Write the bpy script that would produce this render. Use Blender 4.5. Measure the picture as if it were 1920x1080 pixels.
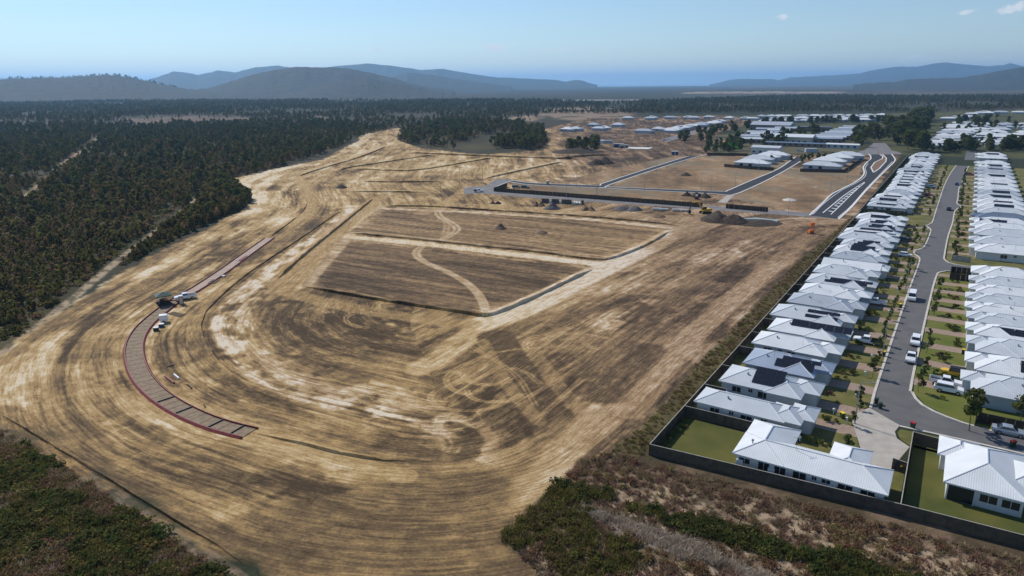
import bpy, bmesh, math, random
import numpy as np
from mathutils import Vector, Matrix
random.seed(7); rng = np.random.default_rng(7)
for o in list(bpy.data.objects): bpy.data.objects.remove(o)
SC = bpy.context.scene; COL = SC.collection
# ------------------------------------------------------------------ camera
CH, CF, CP, CR = 54.0, 1280.0, math.radians(16.6), math.radians(-0.5)
Fv = np.array([0, math.cos(CP), -math.sin(CP)]); r0 = np.array([1., 0, 0]); u0 = np.array([0, math.sin(CP), math.cos(CP)])
Rt = math.cos(CR)*r0+math.sin(CR)*u0; Up = -math.sin(CR)*r0+math.cos(CR)*u0
cam = bpy.data.objects.new('camera', bpy.data.cameras.new('camera')); COL.objects.link(cam)
cam.data.sensor_width = 36; cam.data.lens = 24; cam.data.clip_start = 1; cam.data.clip_end = 120000
m = Matrix.Identity(4)
for i in range(3): m[i][0], m[i][1], m[i][2] = Rt[i], Up[i], -Fv[i]
m[2][3] = CH; cam.matrix_world = m; SC.camera = cam
def ray(x, y): return Fv+(x-960)/CF*Rt+(540-y)/CF*Up
def G(x, y, z=0.):                       # photo pixel -> point on the ground (height z)
    d = ray(x, y); t = (z-CH)/d[2]; return np.array([d[0]*t, d[1]*t])
def GP(pts, z=0.): return np.array([G(a, b, z) for a, b in pts])
AZ = math.radians(33.3)                  # bearing of the residential street
U = np.array([math.sin(AZ), math.cos(AZ)]); V = np.array([math.cos(AZ), -math.sin(AZ)])
O = G(1217, 853)
def W(u, v): return O+u*U+v*V
def UV(x, y, z=0.): d = G(x, y, z)-O; return d@U, d@V
# ------------------------------------------------------------------ sky, sun, exposure
SUN_AZ, SUN_EL = math.radians(-44), math.radians(42)
wd = bpy.data.worlds.new('World'); SC.world = wd; wd.use_nodes = True
nt = wd.node_tree; N = nt.nodes; L = nt.links
bg = N['Background']; sky = N.new('ShaderNodeTexSky'); sky.sky_type = 'NISHITA'; sky.sun_disc = False
sky.sun_elevation = SUN_EL; sky.sun_rotation = SUN_AZ; sky.altitude = 50; sky.air_density = 1.0; sky.dust_density = 0.0; sky.ozone_density = 4.0
bg.inputs['Strength'].default_value = 0.115
tc = N.new('ShaderNodeTexCoord')
def mathn(op, a, b=None, tree=None):
    t = tree or nt; n = t.nodes.new('ShaderNodeMath'); n.operation = op
    for i, v in enumerate((a, b)):
        if v is None: continue
        if hasattr(v, 'links') or hasattr(v, 'is_linked'): t.links.new(v, n.inputs[i])
        else: n.inputs[i].default_value = v
    return n.outputs[0]
cn = N.new('ShaderNodeTexNoise'); cn.inputs['Scale'].default_value = 130; cn.inputs['Detail'].default_value = 6
L.new(tc.outputs['Generated'], cn.inputs['Vector'])
acc = None
for (x, y, a, b, s) in [(925, 90, 26, 9, .9), (1030, 95, 46, 3.5, .6), (706, 91, 13, 5, .7), (1466, 32, 12, 5, .75), (1815, 22, 14, 5, .7), (1900, 15, 26, 9, .8),
                        (1705, 110, 26, 6, .5), (1745, 110, 18, 4, .35), (1850, 109, 12, 4, .45), (1885, 110, 9, 3, .35)]:
    d = ray(x, y); k = np.linalg.norm(d); d = d/k
    def dot(vec, w):
        n = N.new('ShaderNodeVectorMath'); n.operation = 'DOT_PRODUCT'; L.new(tc.outputs['Generated'], n.inputs[0]); n.inputs[1].default_value = tuple(vec)
        return mathn('MULTIPLY', mathn('SUBTRACT', n.outputs['Value'], float(vec@d)), 1/w)
    e1 = dot(Rt, a/CF/k); e2 = dot(Up, b/CF/k)
    q = mathn('ADD', mathn('MULTIPLY', e1, e1), mathn('MULTIPLY', e2, e2))
    q = mathn('ADD', q, mathn('MULTIPLY', mathn('SUBTRACT', cn.outputs['Fac'], .5), 3.2))
    mr = N.new('ShaderNodeMapRange'); mr.interpolation_type = 'SMOOTHSTEP'
    mr.inputs['From Min'].default_value = 1.1; mr.inputs['From Max'].default_value = 0.0; mr.inputs['To Max'].default_value = s
    L.new(q, mr.inputs['Value']); acc = mr.outputs[0] if acc is None else mathn('MAXIMUM', acc, mr.outputs[0])
mx = N.new('ShaderNodeMix'); mx.data_type = 'RGBA'; L.new(acc, mx.inputs['Factor']); L.new(sky.outputs[0], mx.inputs['A'])
mx.inputs['B'].default_value = (7.6, 7.7, 7.9, 1); L.new(mx.outputs['Result'], bg.inputs['Color'])
sl = bpy.data.lights.new('sun', 'SUN'); sl.energy = 4.4; sl.angle = math.radians(0.53); sl.color = (1, .955, .89)
so = bpy.data.objects.new('sun', sl); COL.objects.link(so)
sd = Vector((math.sin(SUN_AZ)*math.cos(SUN_EL), math.cos(SUN_AZ)*math.cos(SUN_EL), math.sin(SUN_EL)))
so.rotation_euler = sd.to_track_quat('Z', 'Y').to_euler(); so.location = (0, 0, 300)
vs = SC.view_settings; vs.view_transform = 'Standard'; vs.look = 'None'; vs.exposure = 0.0; vs.gamma = 1; vs.use_curve_mapping = False
SC.render.engine = 'CYCLES'; SC.cycles.max_bounces = 5; SC.cycles.volume_bounces = 1; SC.cycles.transparent_max_bounces = 6
# ------------------------------------------------------------------ materials
MAT = {}
def mat(name, col, rough=.8, var=0., scale=1., metal=0., spec=.3, bump=0., bscale=10., col2=None, objrand=0., trans=0.):
    if name in MAT: return MAT[name]
    M = bpy.data.materials.new(name); M.use_nodes = True; t = M.node_tree; b = t.nodes['Principled BSDF']; MAT[name] = M
    b.inputs['Roughness'].default_value = rough; b.inputs['Metallic'].default_value = metal; b.inputs['Specular IOR Level'].default_value = spec
    b.inputs['Base Color'].default_value = (*col, 1)
    co = t.nodes.new('ShaderNodeNewGeometry').outputs['Position']
    out = None
    if var or col2:
        n = t.nodes.new('ShaderNodeTexNoise'); n.inputs['Scale'].default_value = scale; n.inputs['Detail'].default_value = 5; t.links.new(co, n.inputs['Vector'])
        r = t.nodes.new('ShaderNodeValToRGB'); t.links.new(n.outputs['Fac'], r.inputs['Fac'])
        c2 = col2 or tuple(min(1, c*(1+var)) for c in col); c1 = col if col2 else tuple(c*(1-var) for c in col)
        r.color_ramp.elements[0].position = .3; r.color_ramp.elements[1].position = .7
        r.color_ramp.elements[0].color = (*c1, 1); r.color_ramp.elements[1].color = (*c2, 1); out = r.outputs['Color']
    if objrand:
        oi = t.nodes.new('ShaderNodeObjectInfo'); h = t.nodes.new('ShaderNodeHueSaturation')
        mr = t.nodes.new('ShaderNodeMapRange'); mr.inputs['To Min'].default_value = 1-objrand; mr.inputs['To Max'].default_value = 1+objrand
        t.links.new(oi.outputs['Random'], mr.inputs['Value']); t.links.new(mr.outputs[0], h.inputs['Value'])
        mr2 = t.nodes.new('ShaderNodeMapRange'); mr2.inputs['To Min'].default_value = .46; mr2.inputs['To Max'].default_value = .53
        w = t.nodes.new('ShaderNodeTexWhiteNoise'); w.noise_dimensions = '1D'; t.links.new(oi.outputs['Random'], w.inputs['W'])
        t.links.new(w.outputs['Value'], mr2.inputs['Value']); t.links.new(mr2.outputs[0], h.inputs['Hue'])
        if out: t.links.new(out, h.inputs['Color'])
        else: h.inputs['Color'].default_value = (*col, 1)
        out = h.outputs['Color']
    if out: t.links.new(out, b.inputs['Base Color'])
    if trans:
        tr = t.nodes.new('ShaderNodeBsdfTranslucent'); ms = t.nodes.new('ShaderNodeMixShader'); ms.inputs[0].default_value = trans
        if out: t.links.new(out, tr.inputs['Color'])
        else: tr.inputs['Color'].default_value = (*col, 1)
        t.links.new(b.outputs[0], ms.inputs[1]); t.links.new(tr.outputs[0], ms.inputs[2]); t.links.new(ms.outputs[0], t.nodes['Material Output'].inputs['Surface'])
    if bump:
        n = t.nodes.new('ShaderNodeTexNoise'); n.inputs['Scale'].default_value = bscale; n.inputs['Detail'].default_value = 4; t.links.new(co, n.inputs['Vector'])
        bp = t.nodes.new('ShaderNodeBump'); bp.inputs['Strength'].default_value = bump; bp.inputs['Distance'].default_value = .1
        t.links.new(n.outputs['Fac'], bp.inputs['Height']); t.links.new(bp.outputs[0], b.inputs['Normal'])
    return M
def roofmat(name, col):
    M = mat(name, col, .45, .07, .35, spec=.35); t = M.node_tree; b = t.nodes['Principled BSDF']
    uv = t.nodes.new('ShaderNodeUVMap'); w = t.nodes.new('ShaderNodeTexWave'); w.wave_type = 'BANDS'; w.bands_direction = 'X'; w.inputs['Scale'].default_value = 1.1
    w.inputs['Distortion'].default_value = 0
    t.links.new(uv.outputs[0], w.inputs['Vector']); bp = t.nodes.new('ShaderNodeBump'); bp.inputs['Strength'].default_value = .25; bp.inputs['Distance'].default_value = .05
    t.links.new(w.outputs['Fac'], bp.inputs['Height']); t.links.new(bp.outputs[0], b.inputs['Normal']); return M
roofmat('roof_white', (.64, .655, .66)); roofmat('roof_pale', (.50, .525, .545)); roofmat('roof_grey', (.38, .41, .45)); roofmat('roof_blue', (.30, .35, .43)); roofmat('roof_dark', (.13, .17, .23))
mat('wall', (.62, .62, .60), .8, .06, .5); mat('wall_blue', (.40, .45, .50), .8, .05, .5); mat('wall_cream', (.55, .50, .42), .8, .05, .5); mat('wall_brown', (.22, .17, .14), .8, .1, .5)
mat('trim', (.62, .64, .66), .5); mat('glass', (.02, .025, .03), .08, spec=.6); mat('frame', (.12, .12, .13), .5); mat('door_grey', (.40, .41, .42), .5, .05, 2)
mat('solar', (.013, .014, .02), .18, spec=.5); mat('solar_frame', (.05, .05, .06), .4); mat('concrete', (.40, .36, .31), .85, .15, .6, bump=.1); mat('kerb', (.52, .48, .42), .85, .15, .8)
mat('kerb_new', (.66, .64, .60), .85, .08, .8); mat('asphalt_old', (.125, .12, .118), .85, .14, .35, bump=.2, bscale=20); mat('asphalt_new', (.035, .034, .037), .8, .18, .3, bump=.2, bscale=20)
mat('gravel_road', (.19, .175, .17), .9, .2, .25, bump=.3, bscale=8); mat('paint', (.75, .75, .73), .7, .1, 2); mat('paver', (.30, .215, .16), .85, .18, 1.5, bump=.1)
mat('lawn', (.075, .085, .016), .95, scale=.22, col2=(.19, .16, .05), bump=.5, bscale=6); mat('lawn_fresh', (.09, .115, .014), .95, scale=.2, col2=(.15, .145, .03), bump=.4, bscale=6)
mat('lawn_yard', (.055, .07, .012), .95, scale=.16, col2=(.115, .105, .022), bump=.4, bscale=6)
mat('timber', (.085, .07, .055), .9, .3, 1.2); mat('timber_cap', (.36, .33, .28), .9, .15, 1); mat('timber_dark', (.055, .042, .03), .9, .3, .6); mat('bark', (.16, .13, .10), .9, .2, 4)
mat('leaf_bush', (.105, .100, .026), .95, scale=.5, col2=(.17, .15, .045), objrand=.4, trans=.5, spec=.05); mat('leaf_dry', (.19, .125, .06), .95, scale=.5, col2=(.27, .185, .095), objrand=.3, trans=.45, spec=.05)
mat('leaf_dark', (.062, .078, .022), .9, scale=.6, col2=(.105, .118, .034), objrand=.3, trans=.4, spec=.08); mat('leaf_street', (.075, .10, .025), .9, scale=1.5, col2=(.13, .15, .045), objrand=.25, trans=.35, spec=.08)
mat('leaf_yellow', (.20, .20, .03), .6, scale=1.5, col2=(.28, .25, .04), trans=.3); mat('leaf_red', (.13, .04, .03), .6, scale=1.5, col2=(.17, .07, .05), trans=.3)
mat('straw', (.34, .24, .145), .95, scale=.7, col2=(.20, .135, .085), objrand=.35, trans=.35, spec=.05); mat('straw_pale', (.50, .42, .32), .95, scale=.7, col2=(.40, .33, .25), objrand=.2, trans=.35, spec=.05)
mat('steel', (.25, .25, .26), .4, metal=.8); mat('galv', (.33, .34, .35), .45, metal=.6); mat('rubber', (.02, .02, .02), .8); mat('rim', (.45, .45, .47), .35, metal=.8)
mat('car_white', (.78, .79, .80), .25, spec=.6); mat('car_grey', (.42, .47, .52), .25, spec=.6, metal=.4); mat('car_dark', (.03, .035, .045), .25, spec=.6); mat('car_red', (.30, .02, .025), .25, spec=.6)
mat('car_blue', (.02, .10, .25), .25, spec=.6); mat('car_yellow', (.75, .42, .01), .3, spec=.6); mat('black', (.02, .02, .022), .5); mat('lamp_red', (.35, .02, .02), .3); mat('lamp_clear', (.7, .7, .7), .15)
mat('orange', (.75, .16, .02), .5); mat('cat_yellow', (.62, .36, .03), .5, .1, 3); mat('form_red', (.17, .022, .02), .6, .3, 2); mat('mesh_rust', (.225, .16, .10), .85, .25, 1.2)
mat('path_base', (.42, .31, .24), .9, .12, .4, bump=.2); mat('green_canopy', (.022, .07, .05), .7, .2, 2); mat('bin_green', (.02, .045, .02), .5); mat('bin_red', (.40, .02, .03), .5); mat('bin_yellow', (.75, .55, .02), .5)
mat('plastic_blue', (.02, .06, .16), .4); mat('plastic_green', (.03, .15, .12), .5); mat('white_plastic', (.75, .75, .73), .5); mat('mat_dark', (.085, .06, .03), .9, .25, 2); mat('slide_green', (.10, .65, .04), .4)
mat('soil_brown', (.20, .125, .075), .95, .25, .8, bump=.8, bscale=2); mat('soil_grey', (.115, .105, .10), .95, .2, .8, bump=.8, bscale=2); mat('soil_dark', (.05, .036, .025), .95, .4, .6, bump=1, bscale=1.5)
mat('pond', (.30, .33, .29), .25, .08, .1); mat('water', (.06, .14, .20), .12, .15, .002); mat('water_pale', (.45, .55, .62), .2); mat('red_brick', (.2, .09, .07), .9)
# ------------------------------------------------------------------ helpers
def tag(o, label=None, cat=None, group=None, kind=None):
    for k, v in (('label', label), ('category', cat), ('group', group), ('kind', kind)):
        if v: o[k] = v
    return o
def link(name, me, parent=None, loc=None, rz=None, material=None):
    o = bpy.data.objects.new(name, me); COL.objects.link(o)
    if material and me is not None and not me.materials: me.materials.append(MAT[material])
    if parent: o.parent = parent
    if loc is not None: o.location = (*loc, 0) if len(loc) == 2 else tuple(loc)
    if rz is not None: o.rotation_euler = (0, 0, rz)
    return o
def empty(name, loc, rz=0): o = link(name, None, loc=loc, rz=rz); o.empty_display_size = .5; return o
class MB:
    def __init__(s): s.v = []; s.f = []
    def box(s, x0, x1, y0, y1, z0, z1):
        b = len(s.v); s.v += [(x0, y0, z0), (x1, y0, z0), (x1, y1, z0), (x0, y1, z0), (x0, y0, z1), (x1, y0, z1), (x1, y1, z1), (x0, y1, z1)]
        s.f += [tuple(b+i for i in q) for q in ((3, 2, 1, 0), (4, 5, 6, 7), (0, 1, 5, 4), (1, 2, 6, 5), (2, 3, 7, 6), (3, 0, 4, 7))]; return s
    def add(s, vs, fs): b = len(s.v); s.v += [tuple(v) for v in vs]; s.f += [tuple(b+i for i in f) for f in fs]; return s
    def prism(s, prof, y0, y1, inset=None):     # x-z profile (ccw) swept along y; inset: {index: dy}
        n = len(prof); ins = inset or {}
        a = [(p[0], y0+ins.get(i, 0), p[1]) for i, p in enumerate(prof)]; c = [(p[0], y1-ins.get(i, 0), p[1]) for i, p in enumerate(prof)]
        return s.add(a+c, [tuple(range(n)), tuple(range(2*n-1, n-1, -1))]+[((i+1) % n, i, n+i, n+(i+1) % n) for i in range(n)])
    def tube(s, p, q, r0, r1=None, n=6):
        p = Vector(p); q = Vector(q); d = (q-p).normalized(); a = d.orthogonal().normalized(); c = d.cross(a); r1 = r0 if r1 is None else r1
        vs = [p+(a*math.cos(k*6.2832/n)+c*math.sin(k*6.2832/n))*r0 for k in range(n)]+[q+(a*math.cos(k*6.2832/n)+c*math.sin(k*6.2832/n))*r1 for k in range(n)]
        return s.add(vs, [(k, (k+1) % n, n+(k+1) % n, n+k) for k in range(n)]+[tuple(range(n-1, -1, -1)), tuple(range(n, 2*n))])
    def mesh(s, name, material=None):
        me = bpy.data.meshes.new(name); me.from_pydata(s.v, [], s.f); me.update()
        if material: me.materials.append(MAT[material])
        return me
    def build(s, name, material, parent=None, loc=None, rz=None): return link(name, s.mesh(name, material), parent, loc, rz)
def catmull(P, step=3.):
    P = np.asarray(P, float); out = []
    E = np.vstack([2*P[0]-P[1], P, 2*P[-1]-P[-2]])
    for i in range(1, len(E)-2):
        n = max(2, int(np.linalg.norm(E[i+1]-E[i])/step))
        for t in np.linspace(0, 1, n, endpoint=False):
            out.append(.5*((2*E[i])+(-E[i-1]+E[i+1])*t+(2*E[i-1]-5*E[i]+4*E[i+1]-E[i+2])*t*t+(-E[i-1]+3*E[i]-3*E[i+1]+E[i+2])*t**3))
    out.append(E[-2]); return np.array(out)
def normals(P):
    d = np.gradient(P, axis=0); d /= np.linalg.norm(d, axis=1)[:, None]+1e-9; return np.stack([-d[:, 1], d[:, 0]], 1)
def ribbon(name, P, prof, material):            # sweep profile [(offset, z)] along world polyline
    P = np.asarray(P); nn = normals(P); k = len(prof)
    vs = [(*(P[i]+nn[i]*a), z) for i in range(len(P)) for a, z in prof]
    fs = [(i*k+j, i*k+j+1, (i+1)*k+j+1, (i+1)*k+j) for i in range(len(P)-1) for j in range(k-1)]
    me = bpy.data.meshes.new(name); me.from_pydata(vs, [], fs); me.update(); bm = bmesh.new(); bm.from_mesh(me); bmesh.ops.recalc_face_normals(bm, faces=bm.faces); bm.to_mesh(me); bm.free()
    if material: me.materials.append(MAT[material])
    return me
def sheet(name, P, z, material, kind='structure'):
    me = bpy.data.meshes.new(name); me.from_pydata([(p[0], p[1], z) for p in P], [], [tuple(range(len(P)))]); me.update()
    if me.polygons[0].normal.z < 0: me.flip_normals()
    o = link(name, me, material=material); tag(o, kind=kind); return o
def kerbline(P, w=.4, z0=0., h=.13, material='kerb', name='kerb'):
    o = link(name, ribbon(name, P, [(-w/2, z0-.02), (-w/2, z0+h), (w/2, z0+h), (w/2, z0-.02)], material)); tag(o, kind='structure'); return o
def offset(P, d): P = np.asarray(P); return P+normals(P)*d
# ------------------------------------------------------------------ noise + polygons in numpy
def vnoise(x, y, s=0):
    xi = np.floor(x).astype(np.int64); yi = np.floor(y).astype(np.int64); fx = x-xi; fy = y-yi; fx = fx*fx*(3-2*fx); fy = fy*fy*(3-2*fy)
    def h(a, b):
        n = (a*374761393+b*668265263+s*1442695041) & 0xffffffff; n = ((n ^ (n >> 13))*1274126177) & 0xffffffff; return ((n ^ (n >> 16)) & 0xffff)/65535.
    return (h(xi, yi)*(1-fx)+h(xi+1, yi)*fx)*(1-fy)+(h(xi, yi+1)*(1-fx)+h(xi+1, yi+1)*fx)*fy
def fbm(x, y, s=0, o=4):
    a = 0; w = .5; t = 0
    for k in range(o): a = a+w*vnoise(x*2**k+k*17.3, y*2**k-k*9.1, s+k); t += w; w *= .55
    return a/t
def inside(P, X, Y):
    r = np.zeros(X.shape, bool); n = len(P)
    for i in range(n):
        x1, y1 = P[i]; x2, y2 = P[(i+1) % n]
        if y1 == y2: continue
        c = ((Y > y1) != (Y > y2)) & (X < (x2-x1)*(Y-y1)/(y2-y1)+x1); r ^= c
    return r
def polydist(P, X, Y, closed=False, want=False):
    best = np.full(X.shape, 1e18); S = np.zeros(X.shape); T = np.zeros(X.shape); acc = 0.
    n = len(P)
    for i in range(n if closed else n-1):
        a = P[i]; b = P[(i+1) % n]; dx, dy = b-a; l2 = dx*dx+dy*dy+1e-12; ll = math.sqrt(l2)
        t = np.clip(((X-a[0])*dx+(Y-a[1])*dy)/l2, 0, 1); ex = X-a[0]-t*dx; ey = Y-a[1]-t*dy; d2 = ex*ex+ey*ey
        k = d2 < best; best = np.where(k, d2, best)
        if want: S = np.where(k, np.sign(dx*ey-dy*ex), S); T = np.where(k, acc+t*ll, T)
        acc += ll
    d = np.sqrt(best)
    return (d*S, T) if want else d
def sst(a, b, x): t = np.clip((x-a)/(b-a), 0, 1); return t*t*(3-2*t)
def pmask(P, X, Y, soft=2.):                     # 0..1 soft polygon mask
    m = np.zeros(X.shape); pad = soft*2
    k = (X > P[:, 0].min()-pad) & (X < P[:, 0].max()+pad) & (Y > P[:, 1].min()-pad) & (Y < P[:, 1].max()+pad)
    if not k.any(): return m
    x, y = X[k], Y[k]; d = polydist(P, x, y, True); d = np.where(inside(P, x, y), d, -d); m[k] = sst(-soft, soft, d); return m
def lmask(P, X, Y, hw, soft):
    m = np.zeros(X.shape); pad = hw+soft
    k = (X > P[:, 0].min()-pad) & (X < P[:, 0].max()+pad) & (Y > P[:, 1].min()-pad) & (Y < P[:, 1].max()+pad)
    if k.any(): m[k] = 1-sst(hw-soft*.3, hw+soft, polydist(P, X[k], Y[k]))
    return m
# ------------------------------------------------------------------ the ground: soil tones, plant cover and wheel-flow as functions of world position
DIRT = GP([(-60, 705), (0, 672), (60, 622), (150, 562), (230, 512), (300, 472), (400, 422), (465, 387), (474, 374), (445, 358), (425, 338), (500, 320), (560, 308), (610, 298), (640, 280), (674, 263), (672, 255),
           (700, 248), (745, 240), (758, 244), (742, 262), (790, 278), (900, 290), (1010, 282), (1035, 262), (1000, 248), (1100, 222), (1360, 216), (1420, 226), (1345, 250), (1330, 275), (1345, 292), (1500, 290),
           (1622, 287), (1690, 288), (1640, 360), (1590, 421), (1560, 463), (1480, 559), (1310, 755), (1216, 855), (1150, 852), (1095, 862), (1052, 900), (1010, 942), (960, 985), (938, 1012), (1030, 1085), (1040, 1300),
           (600, 1300), (520, 1120), (420, 1034), (300, 964), (160, 884), (60, 819), (0, 784), (-60, 745)])
RING = catmull(GP([(745, 245), (715, 272), (640, 312), (575, 345), (575, 385), (545, 418), (505, 447), (470, 472), (420, 508), (370, 541), (330, 564), (300, 586), (270, 613), (254, 640), (252, 668), (262, 700), (285, 730), (320, 757),
               (370, 783), (420, 801), (470, 815), (560, 840), (640, 864), (730, 880), (830, 884), (920, 872), (1000, 845), (1070, 795), (1140, 735), (1250, 640), (1400, 530), (1560, 432)]), 8)
SWALE = catmull(GP([(640, 395), (560, 450), (470, 510), (405, 565), (380, 600), (384, 640), (420, 690), (480, 735), (560, 766), (640, 790), (720, 812), (800, 836)]), 6)
PAD1 = GP([(655, 437), (715, 387), (900, 395), (1100, 408), (1245, 422), (1256, 433), (1210, 461), (1150, 484), (1110, 487), (1000, 473), (800, 452)])
PAD2 = GP([(565, 537), (640, 446), (800, 463), (1000, 487), (1106, 499), (1112, 505), (1030, 545), (950, 581), (905, 592), (850, 585), (700, 562)])
BROWN = GP([(450, 590), (520, 545), (565, 545), (700, 570), (860, 595), (900, 620), (830, 680), (1000, 770), (900, 820), (780, 800), (640, 765), (520, 715), (455, 650)])
LOTS = [GP(p) for p in ([(1140, 352), (1300, 296), (1345, 292), (1500, 296), (1480, 318), (1380, 352), (1360, 357)], [(1370, 372), (1480, 318), (1620, 292), (1612, 330), (1560, 362), (1518, 400)],
        [(1050, 340), (1130, 320), (1270, 292), (1290, 294), (1125, 345)], [(960, 345), (1120, 352), (1300, 362), (1320, 378), (1000, 358)])]
SCRUB_R = GP([(938, 1012), (960, 985), (1010, 942), (1052, 900), (1095, 862), (1150, 852), (1216, 856), (1700, 962), (1930, 1024), (2300, 1120), (2300, 1500), (1000, 1500), (1030, 1085)])
SCRUB_L = GP([(-300, 640), (0, 800), (100, 857), (200, 922), (300, 987), (400, 1052), (520, 1130), (650, 1400), (-300, 1400)])
FOREST = GP([(-420, 245), (0, 236), (230, 236), (440, 232), (640, 228), (690, 238), (735, 242), (672, 258), (640, 276), (560, 305), (425, 336), (405, 342), (330, 405), (200, 505), (0, 668), (-420, 960)])
FOREST2 = GP([(412, 345), (425, 340), (472, 374), (460, 388), (350, 437), (240, 494), (205, 511), (270, 453)])
MIDWOOD = GP([(742, 263), (752, 254), (775, 244), (830, 233), (900, 229), (960, 232), (1010, 244), (1030, 258), (1012, 266), (1016, 276), (985, 281), (930, 279), (880, 283), (820, 280), (790, 273), (765, 271)])
VERGE = GP([(1216, 853), (1140, 850), (1215, 790), (1255, 745), (1300, 690), (1400, 590), (1500, 487), (1570, 430), (1600, 405), (1560, 463), (1480, 559), (1310, 755)])
def fields(X, Y):
    n = X.size; R = np.hypot(X, Y)
    tone = np.full(n, .45); hue = np.full(n, .3); amp = np.full(n, .5); fl = np.stack([X*.35, Y*.35], 1)
    # plant-covered country out to the coast
    g = fbm(X/420, Y/900, 3); g2 = fbm(X/60, Y/110, 5)
    dark = np.array([.034, .040, .022]); brn = np.array([.058, .046, .030]); pale = np.array([.20, .155, .115])
    k = sst(.40, .66, .6*g+.4*g2)[:, None]; col = dark*(1-k)+brn*k
    veg = np.ones(n)
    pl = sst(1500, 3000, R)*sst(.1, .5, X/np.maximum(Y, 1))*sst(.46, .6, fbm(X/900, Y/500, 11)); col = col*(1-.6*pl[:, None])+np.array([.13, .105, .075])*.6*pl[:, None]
    def put(mask, c):
        nonlocal col
        col = col*(1-mask[:, None])+np.asarray(c)*mask[:, None]
    for P, c, s in ((GP([(205, 224), (300, 218), (440, 218), (500, 224), (440, 233), (260, 233)]), (.14, .095, .065), 12), (GP([(270, 178.5), (300, 176.4), (640, 175.2), (800, 175.6), (640, 178.4), (430, 178.2)]), (.40, .31, .26), 60),
                    (GP([(560, 221), (600, 219), (660, 228), (640, 232)]), (.36, .27, .18), 4), (GP([(1020, 205), (1100, 200), (1190, 206), (1180, 222), (1080, 226), (1000, 222)]), (.24, .175, .12), 12),
                    (GP([(1280, 172.6), (1480, 171.5), (1640, 173), (1450, 175.6), (1280, 175.5)]), (.30, .23, .17), 25), (GP([(1050, 188), (1200, 187), (1180, 189), (1060, 190)]), (.26, .24, .22), 10),
                    (GP([(860, 226), (1000, 216), (1010, 226), (900, 232)]), (.26, .19, .13), 8), (GP([(1500, 236), (1640, 232), (1600, 242), (1500, 245)]), (.10, .115, .028), 6),
                    (GP([(1360, 216), (1680, 212), (1920, 205), (1990, 222), (1990, 300), (1700, 290), (1600, 288), (1420, 270)]), (.085, .085, .035), 8),
                    (GP([(1300, 255), (1500, 245), (1620, 262), (1600, 288), (1330, 290)]), (.12, .105, .06), 6)):
        put(pmask(P, X, Y, s)*sst(.25, .5, fbm(X/(s*3), Y/(s*4), 21)), c)
    for P in (FOREST, FOREST2, MIDWOOD):
        mk = pmask(P, X, Y, 2); kk = fbm(X/9, Y/9, 31)[:, None]; kb = sst(.42, .62, fbm(X/55, Y/70, 33))[:, None]
        put(mk, np.array([.040, .040, .016])*(1-kk)+np.array([.085, .066, .032])*kk*(.6+.7*kb))
    for P in (SCRUB_L, SCRUB_R):
        mk = pmask(P, X, Y, 1.2); k1 = sst(.38, .62, fbm(X/7, Y/7, 41))[:, None]; put(mk, np.array([.075, .056, .032])*(1-k1)+np.array([.17, .118, .075])*k1)
    # sandy tracks through the bush
    for pts, hw, c in (([(407, 341), (330, 405), (270, 451), (200, 506), (100, 590), (0, 666), (-100, 735)], 1.1, (.36, .27, .17)), ([(190, 254), (165, 276), (130, 298), (95, 330), (60, 362), (20, 385)], 2.2, (.36, .26, .16)),
                       ([(-20, 778), (0, 792), (100, 848), (200, 910), (300, 975), (400, 1040), (470, 1090)], .35, (.20, .145, .095)), ([(-20, 788), (0, 802), (100, 860), (200, 924), (300, 990), (400, 1056), (460, 1095)], .35, (.23, .165, .105))):
        P = catmull(GP(pts), 8); mk = lmask(P, X, Y, hw, min(.8, hw*.6))*(.25+.9*sst(.35, .6, fbm(X/1.8, Y/1.8, 44))); put(np.clip(mk, 0, 1), c)
    # bare bands among the scrub beside the back fence
    sand = np.array([.42, .31, .20])
    for pts, hw, c in (([(1090, 945), (1200, 965), (1350, 1005), (1520, 1060), (1680, 1110)], 1.6, sand), ([(1150, 915), (1300, 945), (1500, 990), (1750, 1060), (1900, 1110)], 3.0, sand*.85), ([(1080, 1000), (1180, 1060), (1300, 1085)], 2.4, sand*.95), ([(1100, 960), (1200, 995), (1300, 1035), (1400, 1075)], 1.5, (.30, .25, .21)),
                       ([(1020, 1020), (1010, 1040), (1000, 1060)], 1.4, sand*.8)):
        P = catmull(GP(pts), 4); mk = lmask(P, X, Y, hw, 1.6)*sst(.36, .55, fbm(X/1.6, Y/1.6, 47)); put(mk, c)
    # stripped earth
    q = fbm(X/5, Y/5, 51)-.5
    Dm = pmask(DIRT+0, X+q*5, Y+q*5, 1.0); D = Dm > 0.001
    if D.any():
        x, y = X[D], Y[D]; s, t = polydist(RING, x, y, want=True); nf = fbm(s/2.6, t/30, 61, 5); nf2 = fbm(s/8, t/42, 63); ns = fbm(s/.9, t/11, 65, 3); ni = fbm(x/18, y/18, 67); nb = fbm(x/4, y/4, 69)
        az = np.arctan2(x, y); ro = np.hypot(x, y)
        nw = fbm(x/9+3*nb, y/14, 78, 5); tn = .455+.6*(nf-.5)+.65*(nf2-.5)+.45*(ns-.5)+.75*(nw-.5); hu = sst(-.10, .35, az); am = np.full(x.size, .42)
        f2 = np.stack([s, t*.07], 1)
        out = sst(-3, 3, s)          # s>0 on the inner side of the ring
        tn += (1-out)*(.10+.28*sst(14, 34, -s)*(ni+.15)*sst(.2, -.3, az)) ; tn -= (1-out)*.30*sst(.56, .70, fbm(s/5, t/26, 71))
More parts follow.
